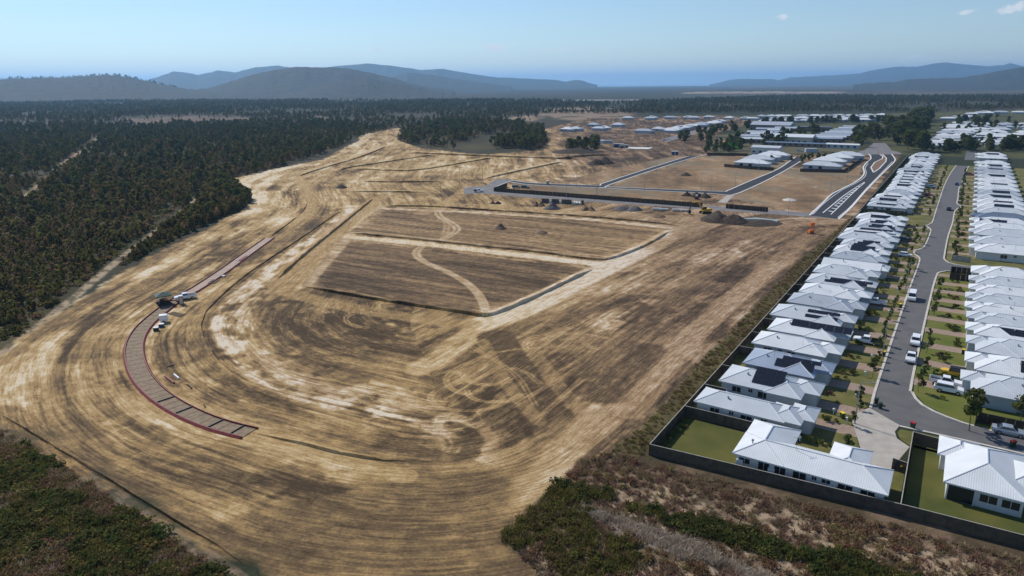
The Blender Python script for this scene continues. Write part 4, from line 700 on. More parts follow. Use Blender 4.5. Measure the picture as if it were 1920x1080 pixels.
def vis(P): return P[(np.abs(P[:, 0]) < P[:, 1]*VISW+12) & (P[:, 1] > 5)]
TREES = [tree_one('gum', 6.5, 1.9, 1, 150, .42), tree_one('gum', 5.2, 1.6, 2, 130, .38), tree_one('gum', 8.0, 2.3, 3, 170, .48), tree_one('gum', 4.6, 1.5, 4, 110, .36, mat_leaf='leaf_dry'), tree_one('gum', 9.5, 3.0, 5, 190, .6, mat_leaf='leaf_dark'), tree_one('gum', 5.8, 1.5, 6, 70, .36, mat_leaf='leaf_dry')]
TRACK = [catmull(GP(p), 10) for p in ([(407, 341), (330, 405), (200, 506), (0, 666), (-100, 735)], [(190, 254), (165, 276), (95, 330), (20, 385)])]
def clear(P, d=4.2):
    for t_ in TRACK: P = P[polydist(t_, P[:, 0], P[:, 1]) > d]
    return P
# woodland beside the earthworks: nearest trees one by one, the rest as a mass
a = FOREST; area = np.prod(a.max(0)-a.min(0)); F1 = vis(sample(FOREST, int(area/6.5))); R1 = np.hypot(F1[:, 0], F1[:, 1])
F1 = F1[(rng.random(len(F1)) < np.clip(300/R1, .13, 1)**1.1)]; F1 = np.vstack([clear(F1), clear(vis(sample(FOREST2, 6000)), 3.0)])
dn = fbm(F1[:, 0]/30, F1[:, 1]/40, 120); F1 = F1[dn+rng.normal(0, .08, len(F1)) > .36]; R1 = np.hypot(F1[:, 0], F1[:, 1]); F1 = F1[np.argsort(R1)]; R1 = np.sort(R1)
print('forest', len(F1))
inv = np.abs(F1[:, 0]) < F1[:, 1]*.76; ind = np.where(inv)[0][:300]; msk = np.ones(len(F1), bool); msk[ind] = False
TP = [tree_meshes(5.2, 1.6, 2, 130, .38), tree_meshes(6.2, 1.8, 11, 150, .4), tree_meshes(4.6, 1.5, 4, 110, .36, mat_leaf='leaf_dry'), tree_meshes(3.8, 1.3, 12, 110, .33)]
def put_tree(name, parts, p, s, label, group, cat='tree', z=0):
    e = empty(name, (*p, z), random.random()*6.28); e.scale = (s, s, s); tag(e, label, cat, group); link('trunk', parts[0], e); link('crown', parts[1], e); return e
for i in ind: put_tree('bush_tree', random.choice(TP), F1[i], random.uniform(.38, .68), 'slender young gum tree at the near edge of the left-hand woodland', 'gum trees at the near edge of the woodland')
Q = F1[msk]; rq = R1[msk]; v_ = rng.choice([0, 1, 2, 3, 5], len(Q), p=[.26, .27, .10, .23, .14]); big = rng.random(len(Q)) < np.clip((rq-300)/2500, 0, .3); v_ = np.where(big, 4, v_)
scatter('woodland', TREES, np.column_stack([Q, np.zeros(len(Q))]), v_, rng.uniform(.36, .80, len(Q))*np.clip(rq/320, .75, 1.25), 'dense dark gum woodland spreading left of the earthworks', 'woodland')
US = np.vstack([clear(vis(sample(FOREST, int(area/4.5))), 2.2), clear(vis(sample(FOREST2, 5000)), 2.2)]); ur = np.hypot(US[:, 0], US[:, 1]); US = US[(ur < 520) & (rng.random(len(US)) < np.clip(230/ur, .2, 1))]; print('understorey', len(US)); US = US[:26000]
UK = [shrub('low_bush', 1.4, 1.7, 153, 60, .26, 'leaf_bush'), shrub('low_bush', 1.8, 1.6, 154, 60, .26, 'leaf_dark'), shrub('low_bush', 1.2, 1.5, 156, 50, .24, 'leaf_dry')]
scatter('understorey', UK, np.column_stack([US, np.zeros(len(US))]), rng.choice([0, 1, 2], len(US), p=[.5, .2, .3]), rng.uniform(.6, 1.2, len(US)), 'low olive and brown undergrowth among the gum trees', 'undergrowth')
# wooded plain beyond
band = [GP(p) for p in ([(-420, 236), (0, 233), (440, 230), (640, 226), (700, 236), (760, 244), (850, 231), (1000, 228), (1010, 214), (1200, 199), (1000, 189), (0, 190), (-420, 194)], [(1010, 214), (1300, 214), (1600, 210), (1745, 212), (1930, 204), (2100, 206), (2100, 182), (1500, 181), (1300, 188), (1100, 198)])]
B = np.vstack([vis(sample(p, int(np.prod(p.max(0)-p.min(0))/95))) for p in band]); dn = fbm(B[:, 0]/130, B[:, 1]/260, 131); B = B[dn+rng.normal(0, .06, len(B)) > .40]; clr = [GP(p) for p in ([(205, 224), (300, 218), (440, 218), (500, 224), (440, 233), (260, 233)], [(560, 221), (600, 219), (660, 228), (640, 232)], [(860, 226), (1000, 216), (1010, 226), (900, 232)])]
for c in clr: B = B[~(inside(c, B[:, 0], B[:, 1]) & (rng.random(len(B)) < .93))]
print('band', len(B)); B = B[rng.permutation(len(B))[:38000]]
scatter('far_woodland', TREES, np.column_stack([B, np.zeros(len(B))]), rng.choice([0, 2, 4, 3], len(B), p=[.25, .25, .25, .25]), rng.uniform(.55, 1.05, len(B))*np.clip(np.hypot(B[:, 0], B[:, 1])/1500, 1, 1.25), 'dark wooded plain stretching from the houses to the ranges', 'woodland')
Mw = np.vstack([(lambda q_: q_[fbm(q_[:, 0]/25, q_[:, 1]/35, 161) > .45])(sample(MIDWOOD, 3600)), sample(GP([(930, 270), (1022, 256), (1024, 272), (1010, 281), (940, 280)]), 500)]); scatter('grey_woodland', TREES, np.column_stack([Mw, np.zeros(len(Mw))]), rng.choice([2, 3, 4, 5, 0], len(Mw), p=[.25, .2, .2, .15, .2]), rng.uniform(.6, 1.2, len(Mw)), 'clump of grey-green bush jutting into the far end of the earthworks', 'woodland')
hp = []
for x in np.linspace(-20, 330, 130):
    y = np.interp(x, *HILL1); d = ray(x, y); g = math.hypot(d[0], d[1]); D = 4300; hp.append((d[0]/g*D, d[1]/g*D, CH+D*d[2]/g-6))
scatter('ridge_trees', [TREES[2], TREES[4]], np.array(hp), rng.integers(0, 2, len(hp)), rng.uniform(.8, 2.0, len(hp)), 'sparse gums along the crest of the left ridge', 'woodland')
# avenue and park trees, each its own
BIG = [tree_meshes(9, 4.0, 21, 420, .62, mat_leaf='leaf_dark', base=.2, nb=11), tree_meshes(11, 4.6, 22, 460, .7, mat_leaf='leaf_dark', base=.2, nb=12), tree_meshes(8, 3.6, 23, 380, .6, mat_leaf='leaf_street', base=.2, nb=10)]
def grove(poly, n, label, group, s=(.7, 1.2), kinds=(0, 1)):
    P = sample(GP(poly), 4000)[:n]
    for p in P: put_tree('broad_tree', BIG[random.choice(kinds)], p, random.uniform(*s)*1.15, label, group)
grove([(1600, 262), (1640, 262), (1660, 250), (1740, 215), (1745, 232), (1720, 262), (1735, 285), (1680, 286), (1675, 270), (1662, 262), (1640, 270), (1605, 285)], 84, 'broad dark tree in the avenue beyond the divided road junction', 'avenue trees beyond the junction', (.8, 1.5))
grove([(1590, 255), (1660, 236), (1650, 246), (1606, 276)], 22, 'brighter green tree along the stepped school block', 'trees along the stepped school block', (.7, 1.2), (2,)); grove([(1320, 290), (1330, 270), (1400, 258), (1400, 270), (1395, 288)], 30, 'dark tree round the playground', 'trees round the playground', (.5, .95), (0, 2))
grove([(1405, 272), (1440, 262), (1520, 240), (1545, 250), (1500, 262), (1440, 282)], 24, 'tree among the school blocks', 'trees among the school blocks', (.5, .95), (0, 2)); grove([(1425, 233), (1660, 227), (1660, 229.5), (1425, 236)], 36, 'dark tree in the hedge line behind the green oval', 'trees behind the oval', (.6, .9), (0, 1))
grove([(1730, 286), (1920, 284), (1930, 279), (1740, 280)], 34, 'dark tree in the belt crossing the end of the street', 'tree belt across the street end', (.55, .95), (0, 1, 2)); grove([(1800, 278), (1812, 240), (1817, 240), (1808, 278)], 8, 'small tree left of the far street', 'trees left of the far street', (.4, .7), (2,)); grove([(1830, 278), (1833, 240), (1838, 240), (1842, 278)], 8, 'small tree right of the far street', 'trees right of the far street', (.4, .7), (2,))
grove([(1785, 228), (1850, 225), (1850, 238), (1800, 240)], 12, 'dark tree at the far end of the far street', 'trees ending the far street', (.7, 1.1)); grove([(1745, 278), (1925, 278), (1930, 222), (1850, 222), (1760, 240)], 22, 'garden tree between the far roofs at right', 'garden trees between far roofs', (.5, .9), (0, 2))
grove([(1255, 262), (1330, 245), (1410, 232), (1420, 240), (1330, 262), (1300, 272)], 24, 'dark roadside tree below the slanting far row', 'roadside trees below the slanting row', (.45, .8), (0, 1)); grove([(1060, 275), (1110, 270), (1130, 283), (1070, 288)], 14, 'thin tree left standing by the cleared heap', 'trees left by the cleared heap', (.5, .9), (0, 1))
grove([(1395, 300), (1500, 296), (1600, 292), (1606, 300), (1480, 306)], 18, 'young tree beside the middle house clusters', 'young trees by the middle houses', (.3, .5), (2,))
# street trees and garden shrubs
ST = [tree_meshes(3.2, 1.0, 31, 190, .19, mat_leaf='leaf_street', base=.35, trunk=.018), tree_meshes(3.8, 1.1, 32, 210, .2, mat_leaf='leaf_street', base=.4, trunk=.018), tree_meshes(2.6, .9, 33, 160, .18, mat_leaf='leaf_dark', base=.3, trunk=.02)]
for i, u in enumerate(LU[:34]):
    for k, du in enumerate((.6, 6.8)):
        if random.random() < (.9 if k == 0 else .6): put_tree('street_tree', random.choice(ST), W(u+du+random.uniform(-.5, .5), 24.6+random.uniform(-.4, .3)+(-1.2 if 160 < u < 180 or 214 < u < 226 else 0)), random.uniform(.7, 1.1), f'small street tree on the left verge before the {ORD[i]} house of the row', 'street trees on the left verge')
for i, u in enumerate(RU[:27]):
    for k, du in enumerate((1.2, 9.2)):
        if random.random() < (.9 if k == 0 else .5) and not 134 < u+du < 160: put_tree('street_tree', random.choice(ST), W(u+du, (32.9 if u < 160 else 35.0)+random.uniform(-.3, .4)), random.uniform(.75, 1.15), f'small street tree on the right verge before the {ORD[i]} right-hand house', 'street trees on the right verge')
for x, y, s, l in ((1817, 808, 1.9, 'tall thin young gum behind the lower right house roof'), (1832, 778, 1.25, 'feathery gum on the lawn by the side street'), (1912, 795, 1.3, 'gum at the right edge by the brown fence')): put_tree('street_tree', ST[1], G(x, y), s, l, None)
SH = [shrub('foliage', 1.1, 1.1, 41, 130, .14, 'leaf_street'), shrub('foliage', 1.3, 1.0, 42, 130, .14, 'leaf_dark'), shrub('foliage', .9, 1.0, 43, 110, .13, 'leaf_red'), shrub('foliage', 1.2, 1.2, 44, 130, .14, 'leaf_yellow')]
def put_shrub(p, s, k, label, group): o = link('garden_shrub', SH[k], None, (*p, 0), random.random()*6); o.scale = (s, s, s); tag(o, label, 'shrub', group)
for i, u in enumerate(LU[:30]):
    for k in range(random.choice([3, 4, 5])): kk = random.choices([0, 1, 2, 3], [.4, .4, .12, .06])[0]; put_shrub(W(u+random.choice([.2, 8.3])+random.uniform(-.5, 1.0), 19.3+random.uniform(-.4, 3.2)), random.uniform(.5, 1.1), kk, f"{['green', 'dark green', 'reddish', 'yellow'][kk]} shrub in the front garden of the {ORD[i]} house of the row", f'front garden shrubs left {i} {kk}')
for i, u in enumerate(RU[:24]):
    for k in range(random.choice([2, 3, 4])): kk = random.choices([0, 1, 2, 3], [.4, .4, .1, .1])[0]; put_shrub(W(u+random.choice([.6, 8.6])+random.uniform(-.5, .9), 37.6-random.uniform(-.4, 2.6)), random.uniform(.5, 1.2), kk, f"{['green', 'dark green', 'reddish', 'yellow'][kk]} shrub in the garden of the {ORD[i]} right-hand house", f'front garden shrubs right {i} {kk}')
for i in range(7): put_shrub(W(1.5+i*1.9, 1.0+random.uniform(-.2, .4)), .8, 0, 'leafy plant in the shade along the left fence of the walled lawn', 'plants along the walled lawn fence')
for i in range(6): put_shrub(W(236.6, 5+i*1.8), 1.3, 1, 'shrub along the fence of the house past the junction', 'shrubs along the far fence')
# scrub in the foreground
GR = [tuft('tussock', 40, .7, .7, 51, 'straw'), tuft('tussock', 46, .9, .8, 52, 'straw_pale'), shrub('low_bush', .8, 1.2, 53, 110, .15, 'leaf_bush'), shrub('low_bush', 1.0, 1.4, 54, 120, .16, 'leaf_dark'), tuft('tussock', 44, .9, .8, 55, 'leaf_bush'), shrub('low_bush', .7, 1.0, 56, 90, .13, 'leaf_dry')]
SL = vis(sample(SCRUB_L, 60000)); rr = np.hypot(SL[:, 0], SL[:, 1]); SL = SL[(rr < 190) & (rr > 45)]; SL = SL[SL[:, 0] < SL[:, 1]]; dd = polydist(catmull(GP([(-60, 760), (0, 797), (100, 854), (200, 917), (300, 982), (400, 1048), (470, 1095)]), 6), SL[:, 0], SL[:, 1]); SL = SL[dd > .5+rng.random(len(SL))*2.0][:12500]; n1 = fbm(SL[:, 0]/8, SL[:, 1]/8, 141); print('SL', len(SL))
scatter('scrub', GR, np.column_stack([SL, np.zeros(len(SL))]), np.where(n1 > .53, rng.choice([0, 5, 1, 4], len(SL), p=[.5, .3, .05, .15]), rng.choice([2, 3, 4, 5], len(SL), p=[.35, .12, .38, .15])), rng.uniform(.5, 1.15, len(SL)), 'dark low scrub below the sandy track at lower left', 'scrub')
SR = vis(sample(SCRUB_R, 40000)); rr = np.hypot(SR[:, 0], SR[:, 1]); SR = SR[(rr < 130) & (rr > 45)]
def near(pts, X): return polydist(catmull(GP(pts), 4), X[:, 0], X[:, 1])
bandd = near([(1040, 925), (1150, 935), (1250, 975), (1400, 1015), (1560, 1055), (1700, 1100)], SR); reed = near([(1095, 960), (1200, 995), (1300, 1035), (1420, 1085)], SR); grn = near([(960, 1000), (1010, 975), (1060, 945), (1080, 1050), (1150, 1040)], SR); brn_ = near([(1100, 890), (1300, 930), (1500, 965), (1750, 1030), (1900, 1080)], SR); sandd = near([(1150, 918), (1300, 948), (1500, 995), (1750, 1060)], SR)
fen = polydist(np.array(FENCE_F), SR[:, 0], SR[:, 1]); pr = rng.random(len(SR)); n2 = fbm(SR[:, 0]/5, SR[:, 1]/5, 151)
var = np.full(len(SR), -1); var = np.where((brn_ < 6) & (pr < .25), 0, var); var = np.where((brn_ < 6) & (pr < .08), 5, var); var = np.where((n2 > .52) & (pr < .25), 0, var); var = np.where((sandd < 2) & (pr > .14), -1, var); var = np.where((bandd+5*(n2-.5) < 1.7) & (pr < .62), np.where(pr < .15, 3, np.where(pr < .35, 2, 4)), var)
var = np.where((reed+4*(n2-.5) < 1.3) & (pr < .7), 1, var); var = np.where((grn < 3.2) & (pr < .42), np.where(pr < .12, 2, np.where(pr < .30, 4, 0)), var); var = np.where((var < 0) & (pr < .12), 5, var); var = np.where(fen < 2.5, -1, var); k = var >= 0; print('SR', k.sum())
scatter('dry_scrub', GR, np.column_stack([SR[k], np.zeros(k.sum())]), var[k], rng.uniform(.4, 1.0, k.sum()), 'dry tussocks, reeds and green bushes beside the back fence', 'scrub')
VG = sample(VERGE, 42000); kv = polydist(np.array([W(0, 0), W(112, 0), W(232, 0)]), VG[:, 0], VG[:, 1]); VG = VG[(kv > .6) & (kv < 8)]; scatter('verge_grass', GR, np.column_stack([VG, np.zeros(len(VG))]), rng.choice([0, 4, 5], len(VG), p=[.45, .4, .15]), rng.uniform(.25, .65, len(VG))*np.where(np.hypot(VG[:, 0], VG[:, 1]) < 400, 1, 1.2), 'rough grass strip between earthworks and back fence', 'grass')
# ------------------------------------------------------------------ vehicles (local +x forward)
def wheel_part(e, x, y, r=.34, w=.22):
    t_ = link('wheel', shared(('tyre', r), lambda: MB().tube((0, -w/2, 0), (0, w/2, 0), r, n=14).mesh('tyre', 'rubber')), e, (x, y, r)); link('rim', shared(('rim', r), lambda: MB().tube((0, -w/2-.012, 0), (0, w/2+.012, 0), r*.62, n=10).mesh('rim', 'rim')), t_)
CARS = {   # lower body profile, cabin profile (x, z), wheelbase xs, width, wheel radius
 'sedan': ([(-2.35, .35), (2.3, .32), (2.38, .55), (2.2, .78), (1.0, .92), (-1.6, .98), (-2.3, .95), (-2.4, .6)], [(1.05, .90), (.30, 1.40), (-.95, 1.43), (-1.85, .95)], (1.40, -1.38), .91, .33),
 'suv': ([(-2.3, .42), (2.3, .40), (2.38, .70), (2.2, 1.0), (1.0, 1.12), (-2.2, 1.14), (-2.36, .8)], [(1.15, 1.08), (.55, 1.70), (-1.9, 1.74), (-2.25, 1.12)], (1.42, -1.38), .95, .37),
 'hatch': ([(-1.95, .35), (1.95, .33), (2.02, .6), (1.85, .82), (1.0, .95), (-1.85, 1.0), (-2.0, .65)], [(1.15, .93), (.45, 1.46), (-1.3, 1.5), (-1.9, .98)], (1.25, -1.22), .86, .31),
 'van': ([(-2.5, .40), (2.45, .38), (2.55, .75), (2.4, 1.1), (1.9, 1.25), (-2.55, 1.28), (-2.58, .6)], [(2.0, 1.2), (1.45, 2.15), (-2.4, 2.25), (-2.56, 1.25)], (1.55, -1.55), .98, .35),
 'ute': ([(-2.6, .48), (2.55, .45), (2.65, .78), (2.45, 1.05), (1.2, 1.15), (-.75, 1.15), (-.78, .75), (-2.62, .75)], [(1.25, 1.12), (.6, 1.74), (-.55, 1.76), (-.76, 1.12)], (1.6, -1.55), .93, .38),
 'jeep': ([(-1.95, .55), (2.0, .55), (2.05, 1.1), (.75, 1.2), (-1.95, 1.2)], [(.75, 1.18), (.5, 1.9), (-1.92, 1.92), (-1.96, 1.18)], (1.3, -1.25), .88, .42)}
def car(kind, paint, xy, rz, label, group='parked cars', name=None, tray=None, roofp=None):
    low, cab, wb, hw, wr = CARS[kind]; e = empty(name or {'ute': 'utility_truck', 'van': 'van'}.get(kind, 'car'), (*xy, .03), rz); tag(e, label, {'ute': 'truck', 'van': 'van'}.get(kind, 'car'), group)
    n = len(low); ins = {i: (.10 if low[i][1] > .9 else 0) for i in range(n)}
    link('body', shared((kind, paint, 'b'), lambda: MB().prism(low, -hw, hw, ins).mesh('body', paint)), e)
    k = shared((kind, roofp or paint, 'c'), lambda: MB().prism(cab, -hw+.08, hw-.08, {0: .02, 1: .16, 2: .16, 3: .02}).mesh('cabin', roofp or paint)); c = link('cabin', k, e)
    (x0, z0), (x1, z1), (x2, z2), (x3, z3) = cab; y0 = hw-.10; y1 = hw-.24; t = .12; e_ = .02
    def lerp(a, b, f): return a+(b-a)*f
    ws = MB(); f0, f1 = .12, .90
    ws.add([(lerp(x0, x1, f0)+e_, -lerp(y0, y1, f0)+.06, lerp(z0, z1, f0)+e_), (lerp(x0, x1, f0)+e_, lerp(y0, y1, f0)-.06, lerp(z0, z1, f0)+e_), (lerp(x0, x1, f1)+e_, y1-.06, lerp(z0, z1, f1)+e_), (lerp(x0, x1, f1)+e_, -y1+.06, lerp(z0, z1, f1)+e_)], [(0, 1, 2, 3)])
    link('windscreen', shared((kind, 'ws'), lambda: ws.mesh('windscreen', 'glass')), c)
    rw = MB(); rw.add([(lerp(x3, x2, f0)-e_, -lerp(y0, y1, f0)+.06, lerp(z3, z2, f0)+e_), (lerp(x3, x2, f1)-e_, -y1+.06, lerp(z3, z2, f1)+e_), (lerp(x3, x2, f1)-e_, y1-.06, lerp(z3, z2, f1)+e_), (lerp(x3, x2, f0)-e_, lerp(y0, y1, f0)-.06, lerp(z3, z2, f0)+e_)], [(0, 1, 2, 3)])
    link('rear_window', shared((kind, 'rw'), lambda: rw.mesh('rear_window', 'glass')), c)
    for s in (-1, 1):
        sw = MB(); za, zb = lerp(z0, z1, .15), lerp(z0, z1, .85); ya, yb = (lerp(y0, y1, .15)+.035)*s, (lerp(y0, y1, .85)+.035)*s
        sw.add([(lerp(x0, x1, .15)-.15, ya, za), (lerp(x3, x2, .15)+.12, ya, za), (lerp(x3, x2, .85)+.12, yb, zb), (lerp(x0, x1, .85)-.1, yb, zb)], [(0, 1, 2, 3)]); link('side_window', shared((kind, 'sw', s), lambda: sw.mesh('side_window', 'glass')), c)
        hl = link('headlight', shared('hl', lambda: MB().box(-.04, .03, -.18, .18, -.08, .08).mesh('headlight', 'lamp_clear')), e, (low[2][0]-.04, s*(hw-.24), low[2][1]+.06)); link('tail_light', shared('tl', lambda: MB().box(-.03, .04, -.14, .14, -.1, .1).mesh('tail_light', 'lamp_red')), e, (low[-1][0]+.01, s*(hw-.2), .82))
        for x in wb: wheel_part(e, x, s*(hw-.10), wr)
    if kind == 'ute':
        m_ = tray or paint; tr = MB().box(-2.62, -.82, -hw, -hw+.06, .75, 1.18).box(-2.62, -.82, hw-.06, hw, .75, 1.18).box(-2.62, -2.56, -hw+.06, hw-.06, .75, 1.18); link('tray_sides', shared((kind, m_, 'tr'), lambda: tr.mesh('tray_sides', m_)), e); link('tray_liner', shared('trl', lambda: MB().box(-2.54, -.84, -hw+.07, hw-.07, .752, .79).mesh('tray_liner', 'black')), e)
    if kind == 'jeep': link('spare_wheel', shared('spare', lambda: MB().tube((-1.96, 0, 1.0), (-2.18, 0, 1.0), .38, n=14).mesh('spare_wheel', 'rubber')), e)
    return e
along = math.pi/2-AZ; acr = -AZ        # heading up the street / across it (away from the rear fence)
car('van', 'car_white', W(108.5, 27.4), along+math.pi, 'white van parked at the left kerb halfway along the street'); car('suv', 'car_white', W(73.5, 30.4), along+math.pi, 'white four-wheel drive parked at the right kerb behind the utility truck'); car('ute', 'car_white', W(62.6, 30.3), along+math.pi, 'white utility truck with dark tray parked at the right kerb, nearer camera', tray='black')
car('jeep', 'car_yellow', W(58.0, 37.6), acr+math.pi, 'yellow four-wheel drive with black hardtop in a right-hand driveway', roofp='black'); car('ute', 'car_white', W(52.6, 36.6), acr, 'white utility truck in the driveway of the first right-hand house', group='parked cars'); car('suv', 'car_white', W(49.4, 37.2), acr, 'white wagon beside the utility truck at the first right-hand house')
car('sedan', 'car_grey', G(1892, 814), acr+.02, 'silver blue sedan parked on the side street at the right edge'); car('ute', 'car_white', W(68.2, 21.6), acr+math.pi, 'white utility truck with black tray in a left-hand driveway', tray='black'); car('ute', 'car_white', W(99, 19.9), acr+math.pi, 'white utility truck half under a left-hand carport roof')
car('hatch', 'car_white', G(1697, 481), acr, 'white hatchback in a left driveway further up the street'); car('hatch', 'car_dark', G(1696, 452), acr, 'dark hatchback in a left driveway near the street bulge'); car('sedan', 'car_dark', G(1779, 394), along, 'dark sedan parked at the right kerb far up the street'); car('hatch', 'car_blue', G(1794, 347), along, 'blue hatchback at the right kerb further up')
car('sedan', 'car_red', G(1740, 367), acr, 'red sedan in a left driveway far up the street'); car('suv', 'car_grey', G(1746, 352), acr, 'grey wagon in a left driveway beyond the red sedan'); car('suv', 'car_red', G(1818, 329), acr, 'dark red wagon in a right driveway near the street end')
su = G(348, 561); car('ute', 'car_white', su, math.radians(215), 'white site utility truck beside the red formwork path', group=None); car('ute', 'car_white', G(897, 360), .2, 'white utility truck at the unsealed road junction', group=None, tray='black'); car('suv', 'car_dark', G(968, 353), .1, 'dark wagon parked behind the long screen fence, left of two', group=None); car('suv', 'car_dark', G(985, 353.5), -.1, 'dark wagon parked behind the long screen fence, right of two', group=None)
for i, (x, y) in enumerate(((1247, 264), (1500, 284), (1515, 283.5), (1530, 283), (1255, 262.5))): car(random.choice(['suv', 'hatch']), random.choice(['car_white', 'car_dark', 'car_grey']), G(x, y), acr, ['small car on the far estate road, nearer of two', 'car in the school car park, left of three', 'car in the school car park, middle of three', 'car in the school car park, right of three', 'small car on the far estate road, farther of two'][i], 'far parked cars')
# bins, letterboxes, lamps
def bin_(xy, lid, label, group='wheelie bins', rz=None):
    e = empty('wheelie_bin', (*xy, .02), random.random()*6 if rz is None else rz); tag(e, label, 'bin', group)
    link('tub', shared('tub', lambda: MB().add([(-.22, -.25, .05), (.22, -.25, .05), (.22, .25, .05), (-.22, .25, .05), (-.29, -.33, .98), (.29, -.33, .98), (.29, .36, .98), (-.29, .36, .98)], [(3, 2, 1, 0), (4, 5, 6, 7), (0, 1, 5, 4), (1, 2, 6, 5), (2, 3, 7, 6), (3, 0, 4, 7)]).mesh('tub', 'bin_green')), e); link('lid', shared(('lid', lid), lambda: MB().prism([(-.31, .985), (.31, .985), (.28, 1.08), (-.28, 1.08)], -.36, .42).mesh('lid', lid)), e)
    for s in (-1, 1): link('wheel', shared('bw', lambda: MB().tube((-.03, 0, 0), (.03, 0, 0), .1, n=8).mesh('wheel', 'rubber')), e, (s*.26, .28, .1))
for i, (x, y, l, lab) in enumerate(((1579, 784, 'bin_yellow', 'yellow lidded bin on the lawn before the second house'), (1711, 803, 'bin_red', 'red lidded bin on the grass by the concrete turnaround'), (1643, 757, 'bin_green', 'dark bin at the kerb by the turnaround, left of two'), (1650, 766, 'bin_green', 'dark bin at the kerb by the turnaround, right of two'), (1657, 668, 'bin_yellow', 'yellow lidded bin at the left kerb by a driveway'), (1688, 577, 'bin_yellow', 'yellow lidded bin at the left kerb below the van'), (1691, 885, 'bin_yellow', 'yellow lidded bin tucked between the corner house and its side fence'), (1898, 838, 'bin_red', 'brown bin beside the side street at the right edge'), (1728, 702, 'bin_green', 'dark bin on the right verge below the utility truck'), (1806, 664, 'bin_yellow', 'yellow lidded bin beside a right-hand house'))): bin_(G(x, y), l, lab)
for i, u in enumerate(LU[:12]):
    p = W(u+.6 if i else 29.0, 23.6 if i else 21.2); e = empty('letterbox', (*p, 0), acr); tag(e, f'white letterbox on the front lawn of the {ORD[i]} house of the row', 'letterbox', 'letterboxes'); MB().box(-.06, .06, -.06, .06, 0, .8).build('post', 'white_plastic', e); MB().prism([(-.2, .8), (.2, .8), (.2, 1.05), (0, 1.15), (-.2, 1.05)], -.16, .16).build('mailbox', 'white_plastic', e)
def lamp(x, y, h, label, group, xy=None, rz=0.):
    p = G(x, y) if xy is None else xy; e = empty('street_lamp', (*p, 0), rz); tag(e, label, 'street lamp', group)
    link('pole', shared(('pole', h), lambda: MB().tube((0, 0, -.05), (0, 0, h), .11, .06, 8).box(-.2, .2, -.2, .2, 0, .06).mesh('pole', 'galv')), e); link('arm', shared(('arm', h), lambda: MB().tube((0, 0, h-.1), (1.6, 0, h+.25), .045, .035, 6).mesh('arm', 'galv')), e); link('lamp_head', shared(('head', h), lambda: MB().prism([(1.5, h+.2), (2.2, h+.24), (2.15, h+.36), (1.5, h+.34)], -.14, .14).mesh('lamp_head', 'galv')), e)
for i, (x, y) in enumerate(((1081, 351), (1093, 346), (1118, 373), (1166, 329), (1208, 358), (1314, 359.5), (1333, 361), (1378, 351), (1478, 398), (1520, 391), (1557, 362), (1587, 348), (1612, 332), (1619, 301), (826, 361), (862, 346), (905, 338), (951, 345), (1062, 371), (1284, 292), (1230, 330), (1421, 330), (1646, 290), (1608, 292))):
    lamp(x, y, 9.5 if y > 300 else 8, f'tall thin street lamp in the unfinished estate, {ORD[i]} of those set along its new roads', 'street lamps of the unfinished estate', rz=i*1.3)
for i, (u, v) in enumerate(((27.4, 24.7), (62, 25.3), (118, 25.3), (190, 25.6), (262, 25.6))): lamp(0, 0, 7.5, f'grey street lamp on the left verge of the street, {ORD[i]} from the turnaround', 'street lamps on the left verge', xy=W(u, v), rz=acr)
# ------------------------------------------------------------------ the red formwork path
PATH = catmull(GP([(505, 447), (470, 472), (420, 508), (370, 541), (330, 564), (300, 586), (270, 613), (254, 640), (252, 668), (262, 700), (285, 730), (320, 757), (370, 783), (420, 801), (468, 813)]), 2.2)
pf = empty('formwork_path', (*PATH[0], 0)); tag(pf, 'curving path under construction with red side forms and steel mesh on earth', 'formwork'); PL_ = PATH-PATH[0]; nn = normals(PL_)
for s in (-1, 1):
    for k in range(0, len(PL_)-1, 3):
        seg = PL_[k:k+4]; sn = nn[k:k+4]; m_ = MB(); prof = ((1.60*s, -.02), (1.60*s, .38), (1.76*s, .38), (2.08*s, .03), (2.08*s, -.02)); kk = len(seg)
        vs = [(*(seg[i]+sn[i]*a_), z) for i in range(kk) for a_, z in prof]; m_.add(vs, [(i*5+j, i*5+j+1, (i+1)*5+j+1, (i+1)*5+j) for i in range(kk-1) for j in range(4)]+[(0, 1, 2, 3, 4), tuple((kk-1)*5+j for j in (4, 3, 2, 1, 0))]); m_.build('side_form', 'form_red', pf)
mats = ['mesh_rust' if i > len(PL_)*.42 else 'path_base' for i in range(len(PL_))]
for k in range(len(PL_)-1):
    a_, b_ = PL_[k], PL_[k+1]; d_ = (b_-a_)*.025; c = [a_+nn[k]*1.58+d_, a_-nn[k]*1.58+d_, b_-nn[k+1]*1.58-d_, b_+nn[k+1]*1.58-d_]; MB().add([(*p, .02) for p in c]+[(*p, .10) for p in c], [(4, 5, 6, 7), (0, 1, 5, 4), (1, 2, 6, 5), (2, 3, 7, 6), (3, 0, 4, 7)]).build('base_panel', mats[k], pf)
for f in (.86, .91, .96, .998):
    k = int(f*(len(PL_)-1)); t_ = (PL_[min(k+1, len(PL_)-1)]-PL_[k-1]); t_ /= np.linalg.norm(t_); c = [PL_[k]+nn[k]*1.6-t_*.09, PL_[k]-nn[k]*1.6-t_*.09, PL_[k]-nn[k]*1.6+t_*.09, PL_[k]+nn[k]*1.6+t_*.09]; MB().add([(*p, .1) for p in c]+[(*p, .3) for p in c], [(4, 5, 6, 7), (0, 1, 5, 4), (1, 2, 6, 5), (2, 3, 7, 6), (3, 0, 4, 7)]).build('cross_form', 'black', pf)
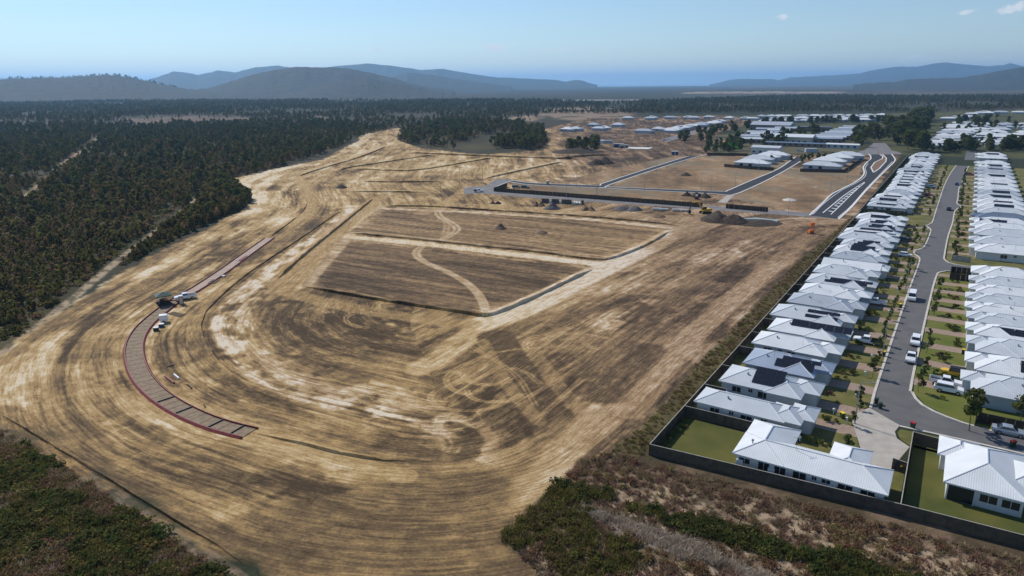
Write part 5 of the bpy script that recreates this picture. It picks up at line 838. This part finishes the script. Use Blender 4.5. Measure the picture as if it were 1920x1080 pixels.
def flat(name, pts, h, m_, label, cat):
    P = GP(pts); c = P.mean(0); Q_ = P-c; n = len(Q_); me = MB().add([(*p, .01) for p in Q_]+[(*p, h) for p in Q_], [tuple(range(n, 2*n))]+[(i, (i+1) % n, n+(i+1) % n, n+i) for i in range(n)]).mesh(name, m_); bm = bmesh.new(); bm.from_mesh(me); bmesh.ops.recalc_face_normals(bm, faces=bm.faces)
    bm.to_mesh(me); bm.free(); tag(link(name, me, loc=(*c, 0)), label, cat)
flat('mesh_stack', [(314, 588.5), (326, 585), (347, 590), (336, 594.5)], .12, 'mat_dark', 'dark brown stack of flat mesh sheets near the canopy machine', 'mesh stack'); flat('mesh_stack', [(388, 532.5), (399, 524.5), (413, 524.5), (403, 532.5)], .12, 'mat_dark', 'dark brown stack of flat mesh sheets up the path past the site truck', 'mesh stack')
flat('red_form', [(308, 707), (312, 706), (328, 718), (325, 720)], .3, 'form_red', 'loose red form lying inside the bend of the path', 'formwork'); flat('red_form', [(447, 489), (463, 479.5), (465, 481.5), (450, 491)], .3, 'form_red', 'loose red form beside the upper straight of the path', 'formwork'); flat('white_beam', [(325, 704), (328, 703.5), (337, 711), (334, 711.5)], .35, 'white_plastic', 'white beam lying beside the loose red form', 'beam'); flat('timber_plank', [(312, 688), (326, 684), (327, 685), (313, 689)], .15, 'timber_dark', 'dark plank on the sand inside the path bend', 'plank'); flat('timber_plank', [(350, 722), (352, 721), (361, 728), (359, 730)], .2, 'timber_dark', 'short dark plank past the white beam', 'plank'); flat('timber_plank', [(381, 760), (383, 759), (386, 764), (384, 765)], .2, 'timber_dark', 'stub of plank against the lower red form', 'plank'); flat('grey_pallet', [(413, 519), (418, 517), (424, 518), (419, 520)], .3, 'galv', 'small grey pallet above the upper mesh stack', 'pallet')
# canopy machine
p = G(308, 571); e = empty('paving_machine', (*p, 0), math.radians(35)); tag(e, 'small paving machine straddling the path under a green peaked canopy', 'machine')
for s in (-1, 1): MB().prism([(-1.5, .1), (1.5, .1), (1.8, .4), (1.5, .7), (-1.5, .7), (-1.8, .4)], s*1.2-.22, s*1.2+.22).build('track', 'black', e)
MB().box(-1.2, 1.0, -.95, .95, .55, 1.1).box(-.9, .1, -.6, .6, 1.1, 1.6).build('chassis', 'black', e); MB().prism([(-.1, 1.1), (1.0, 1.1), (.9, 1.55), (0, 1.7)], -.5, .5).build('engine_cover', 'orange', e); MB().tube((1.0, -.4, .9), (3.2, -1.0, .8), .16, .12, 8).box(2.9, 3.6, -1.3, -.7, .5, .9).build('conveyor_boom', 'form_red', e)
for sx in (-1, 1):
    for sy in (-1, 1): MB().tube((sx*1.3, sy*1.2, .7), (sx*1.45, sy*1.4, 2.7), .04, n=6).build('canopy_post', 'galv', e)
cv = MB(); cv.add([(-1.9, -1.8, 2.65), (1.9, -1.8, 2.65), (1.9, 1.8, 2.65), (-1.9, 1.8, 2.65), (0, 0, 3.5), (-1.9, -1.8, 2.45), (1.9, -1.8, 2.45), (1.9, 1.8, 2.45), (-1.9, 1.8, 2.45)], [(0, 1, 4), (1, 2, 4), (2, 3, 4), (3, 0, 4), (5, 6, 1, 0), (6, 7, 2, 1), (7, 8, 3, 2), (8, 5, 0, 3)]); cv.build('canopy', 'green_canopy', e)
def toilet(x, y, label, m_='plastic_green', rz=.5):
    e = empty('portable_toilet', (*G(x, y), 0), rz); tag(e, label, 'toilet'); MB().box(-.55, .55, -.55, .55, .05, 2.1).build('cabin', m_, e); MB().prism([(-.6, 2.1), (.6, 2.1), (.45, 2.35), (-.45, 2.35)], -.6, .6).build('roof', 'white_plastic', e); MB().box(-.35, .35, -.575, -.55, .12, 1.95).build('door', 'wall_cream', e)
toilet(340.5, 570, 'brown and white site toilet beside the site truck', 'wall_brown'); toilet(1027, 346.5, 'green portable toilet on the kerb of the unfinished estate road')
e = empty('site_trailer', (*G(308, 604), 0), .4); tag(e, 'small white box trailer inside the path bend', 'trailer'); MB().prism([(-.9, .4), (.9, .4), (.9, 1.7), (.7, 1.9), (-.9, 1.9)], -.7, .7).build('body', 'white_plastic', e); MB().tube((.9, 0, .5), (1.9, 0, .45), .05).build('drawbar', 'galv', e); [wheel_part(e, -.1, s*.78, .3, .18) for s in (-1, 1)]
for x, y, m_, l, in ((303, 613, 'plastic_blue', 'white topped blue tub below the site trailer'), (293, 620, 'black', 'grey topped dark tub nearest the path bend')):
    e = empty('storage_tub', (*G(x, y), 0), .3); tag(e, l, 'tub'); MB().box(-.55, .55, -.4, .4, .02, .7).build('tub', m_, e); MB().prism([(-.62, .7), (.62, .7), (.55, .85), (-.55, .85)], -.46, .46).build('lid', 'white_plastic' if m_ != 'black' else 'galv', e)
e = empty('survey_tripod', (*G(444, 495), 0), .3); tag(e, 'white survey stand on splayed legs by the upper red form', 'tripod'); [MB().tube((math.cos(a_)*.9, math.sin(a_)*.9, 0), (0, 0, 1.3), .07).build('leg', 'white_plastic', e) for a_ in (0, 2.1, 4.2)]; MB().box(-.35, .35, -.25, .25, 1.25, 1.5).build('head', 'white_plastic', e)
# heaps
def heap(x, y, w, d, h, m_, label, group=None, seed=0, name='soil_heap'):
    n = 15; g = np.linspace(-1, 1, n); A, B_ = np.meshgrid(g, g); r = np.sqrt(A**2+B_**2); nz = fbm(A*2.2+seed*3.1, B_*2.2, seed); z = np.clip(1-r, 0, 1)**.8*(.55+.9*nz)*h-.05*(r > .99)
    vs = np.column_stack([(A*w/2).ravel(), (B_*d/2).ravel(), z.ravel()]); fs = [(i*n+j, i*n+j+1, (i+1)*n+j+1, (i+1)*n+j) for i in range(n-1) for j in range(n-1)]
    me = bpy.data.meshes.new(name); me.from_pydata(vs.tolist(), [], fs); me.materials.append(MAT[m_]); tag(link(name, me, loc=(*G(x, y), -.01), rz=seed), label, 'heap', group)
for i, (x, y, w, h, m_, l) in enumerate(((1005, 386, 5, 1.8, 'soil_brown', 'small brown soil heap by the pipes, left of a pair'), (1014, 386, 5, 2, 'soil_brown', 'small brown soil heap by the pipes, right of a pair'), (1035, 391.5, 8, 2.6, 'soil_grey', 'lone grey gravel heap below the pipe row'), (1097, 394, 5, 1.9, 'soil_brown', 'brown soil heap past the grey gravel, left of a pair'), (1108, 394, 5, 1.8, 'soil_brown', 'brown soil heap past the grey gravel, right of a pair'), (1168, 393, 9, 2.2, 'soil_grey', 'long grey gravel heap left half'), (1190, 394, 9, 2.2, 'soil_grey', 'long grey gravel heap right half'), (1233, 406, 8, 1.7, 'soil_brown', 'flat brown soil heap above the upper pad corner'), (1288, 367, 6, 2, 'soil_dark', 'dark soil heap behind the screen fence, left of three'), (1306, 369, 7, 2.6, 'soil_dark', 'dark soil heap behind the screen fence, middle of three'), (1322, 370, 7, 2.4, 'soil_dark', 'dark soil heap behind the screen fence, right of three'), (1286, 329, 7, 1.8, 'soil_dark', 'lone dark heap in the middle vacant lot'), (938, 429, 5.5, 1.8, 'soil_brown', 'small soil heap on the upper pad, left of two'), (1015, 437, 6, 1.6, 'soil_brown', 'small soil heap on the upper pad, right of two'), (923, 382, 3.5, 1.5, 'soil_brown', 'tiny soil heap above the upper pad, left'), (934, 382, 3.5, 1.4, 'soil_dark', 'tiny soil heap above the upper pad, right'), (1345, 412, 17, 3.4, 'soil_dark', 'big dark spoil heap beside the excavator'), (1375, 416, 15, 3.2, 'soil_dark', 'lumpy dark spoil heap before the pond'), (1420, 418, 20, 1.2, 'soil_dark', 'low dark bank round the pond'), (1118, 308, 16, 4, 'soil_dark', 'black spoil heap in the cleared far ground, left part'), (1135, 306, 14, 4, 'soil_dark', 'black spoil heap in the cleared far ground, right part'), (1080, 285, 40, 4, 'soil_dark', 'long dark heap of cleared timber and soil'), (1480, 375, 8, .8, 'kerb', 'pale sand heap in the lot near the divided road'), (640, 352, 8, 2, 'soil_dark', 'dark mound beside the left haul road'), (1380, 448, 7, .7, 'soil_brown', 'low reddish mound below the spoil heaps'))): heap(x, y, w, w*.8, h, m_, l, None, i+1)
sheet('pond', GP([(1392, 410), (1420, 409), (1462, 413.5), (1455, 417), (1415, 414.5)]), .25, 'pond')
# excavator
e = empty('excavator', (*G(1322, 400), 0), math.radians(195)); tag(e, 'yellow excavator with raised arm beside the dark spoil heap', 'excavator')
for s in (-1, 1): MB().prism([(-2.0, .05), (2.0, .05), (2.4, .5), (2.0, .95), (-2.0, .95), (-2.4, .5)], s*1.25-.3, s*1.25+.3).build('track', 'black', e)
MB().prism([(-2.4, 1.1), (1.5, 1.1), (1.5, 1.9), (-2.0, 2.2), (-2.5, 1.9)], -1.35, 1.35).build('body', 'cat_yellow', e); MB().prism([(.1, 1.9), (1.6, 1.9), (1.5, 2.5), (1.1, 3.1), (.1, 3.1)], .3, 1.3).build('cab', 'glass', e); MB().box(.05, 1.2, .25, 1.35, 3.1, 3.2).build('cab_roof', 'cat_yellow', e)
MB().tube((1.3, -.2, 1.8), (3.6, -.2, 5.2), .38, .34, 6).tube((3.6, -.2, 5.2), (6.6, -.2, 5.0), .34, .25, 6).build('boom', 'cat_yellow', e); MB().tube((6.5, -.2, 5.1), (7.6, -.2, 1.8), .26, .2, 6).build('arm', 'black', e); MB().prism([(7.1, 1.9), (8.0, 1.7), (8.2, .7), (7.4, .2), (6.9, .9)], -.8, .4).build('bucket', 'black', e)
e = empty('lighting_tower', (*G(1520, 438), 0), .3); tag(e, 'orange portable lift machine alone near the back fence', 'machine'); MB().box(-.9, .9, -.6, .6, .35, 1.4).build('base', 'orange', e); MB().tube((0, 0, 1.4), (.3, 0, 3.6), .16).build('mast', 'orange', e); MB().box(-.6, 1.0, -.45, .45, 3.0, 4.1).build('basket', 'orange', e); [wheel_part(e, x_, s*.65, .35, .2) for s in (-1, 1) for x_ in (-.6, .6)]
e = empty('compact_loader', (*G(1306, 373.5), 0), 1.2); tag(e, 'small red and white loader beside the dark heaps', 'machine'); MB().prism([(-1.1, .4), (1.0, .4), (1.0, 1.1), (-1.0, 1.4)], -.6, .6).build('body', 'form_red', e); MB().box(-.5, .5, -.5, .5, 1.3, 2.1).build('cab', 'white_plastic', e); MB().prism([(1.2, .1), (2.0, .1), (1.9, .2), (1.3, .8)], -.8, .8).build('bucket', 'galv', e); [wheel_part(e, x_, s*.7, .38, .25) for s in (-1, 1) for x_ in (-.65, .65)]
# pipes and pits in a row
for i in range(17):
    f = i/16; x, y = 1018+f*74, 380+f*3.5; k = i in (3, 7, 12, 13, 14, 15)
    if k: o = MB().tube((0, -1.1, .6), (0, 1.1, .6), .6, n=14).build('concrete_pipe', 'kerb_new', None, (*G(x, y), 0), random.uniform(-.2, .2)); tag(o, f'pale concrete pipe lying in the row by the cross road, number {ORD[i]} from the left', 'pipe', 'pipes and pits in the row')
    else: o = MB().box(-.6, .6, -.6, .6, 0, 1.9).box(-.7, .7, -.7, .7, 1.9, 2.05).build('drain_pit', 'soil_grey', None, (*G(x, y), 0), random.uniform(-.1, .1)); tag(o, f'upright grey drain pit in the row by the cross road, {ORD[i]} from the left', 'drain pit', 'pipes and pits in the row')
for i, x in enumerate((1231, 1245, 1268, 1284)): tag(MB().tube((-1.8, 0, .55), (1.8, 0, .55), .55, n=14).build('concrete_pipe', 'kerb_new', None, (*G(x, 394+i*.9), 0), -.15), f'white pipe lying beside the cross road, {ORD[i]} of four toward the excavator', 'pipe', 'white pipes near the excavator')
# far site compound
def container(x, y, l, h, m_, label, rz=0., cat='container', name='container'):
    e = empty(name, (*G(x, y), 0), rz); tag(e, label, cat); MB().box(-l/2, l/2, -1.2, 1.2, .1, h).build('shell', m_, e); MB().box(-l/2-.05, l/2+.05, -1.25, 1.25, h, h+.12).build('roof', 'white_plastic', e); MB().box(-.5, .5, -1.23, -1.2, .2, 2.1).build('door', 'galv', e)
container(1122, 268.5, 12, 2.8, 'white_plastic', 'long pale site office left of the blue truck'); container(1138, 268.8, 10, 2.8, 'wall_blue', 'second pale site office beside the first'); container(1160, 276, 9, 3, 'plastic_blue', 'blue container in the far site compound'); container(1170, 277.5, 7, 2.6, 'soil_grey', 'grey container next to the blue one'); container(1265, 290.5, 5, 2.8, 'plastic_blue', 'small dark blue container at the head of the estate road'); container(1520, 285.5, 9, 3, 'wall_blue', 'pale container in the school car park')
flat('concrete_slab', [(1172, 276), (1225, 277), (1215, 280), (1172, 278.5)], .2, 'kerb_new', 'pale concrete slab beside the far compound', 'slab')
e = empty('play_structure', (*G(1375, 279), 0), .2); tag(e, 'bright green curved slide in the playground', 'playground'); MB().prism([(-6, .3), (6, .3), (6.5, 1), (3, 2), (-2, 4.6), (-6, 5.2), (-6.6, 4)], -2, 2).build('slide', 'slide_green', e); MB().box(-9, -6.4, -1.6, 1.6, 0, 5.4).build('tower', 'plastic_blue', e); MB().prism([(-9.4, 5.4), (-6, 5.4), (-7.7, 7)], -1.9, 1.9).build('tower_roof', 'orange', e)
# ------------------------------------------------------------------ air
hz = MB().box(-42000, 42000, -2000, 41500, -4.5, 520).mesh('haze'); HM = bpy.data.materials.new('haze'); HM.use_nodes = True; t = HM.node_tree; t.nodes.remove(t.nodes['Principled BSDF'])
pv = t.nodes.new('ShaderNodeVolumePrincipled'); pv.inputs['Color'].default_value = (.36, .65, 1.0, 1); pv.inputs['Density'].default_value = 7e-5; pv.inputs['Anisotropy'].default_value = 0.3
t.links.new(pv.outputs[0], t.nodes['Material Output'].inputs['Volume']); hz.materials.append(HM); tag(link('haze', hz), kind='stuff')
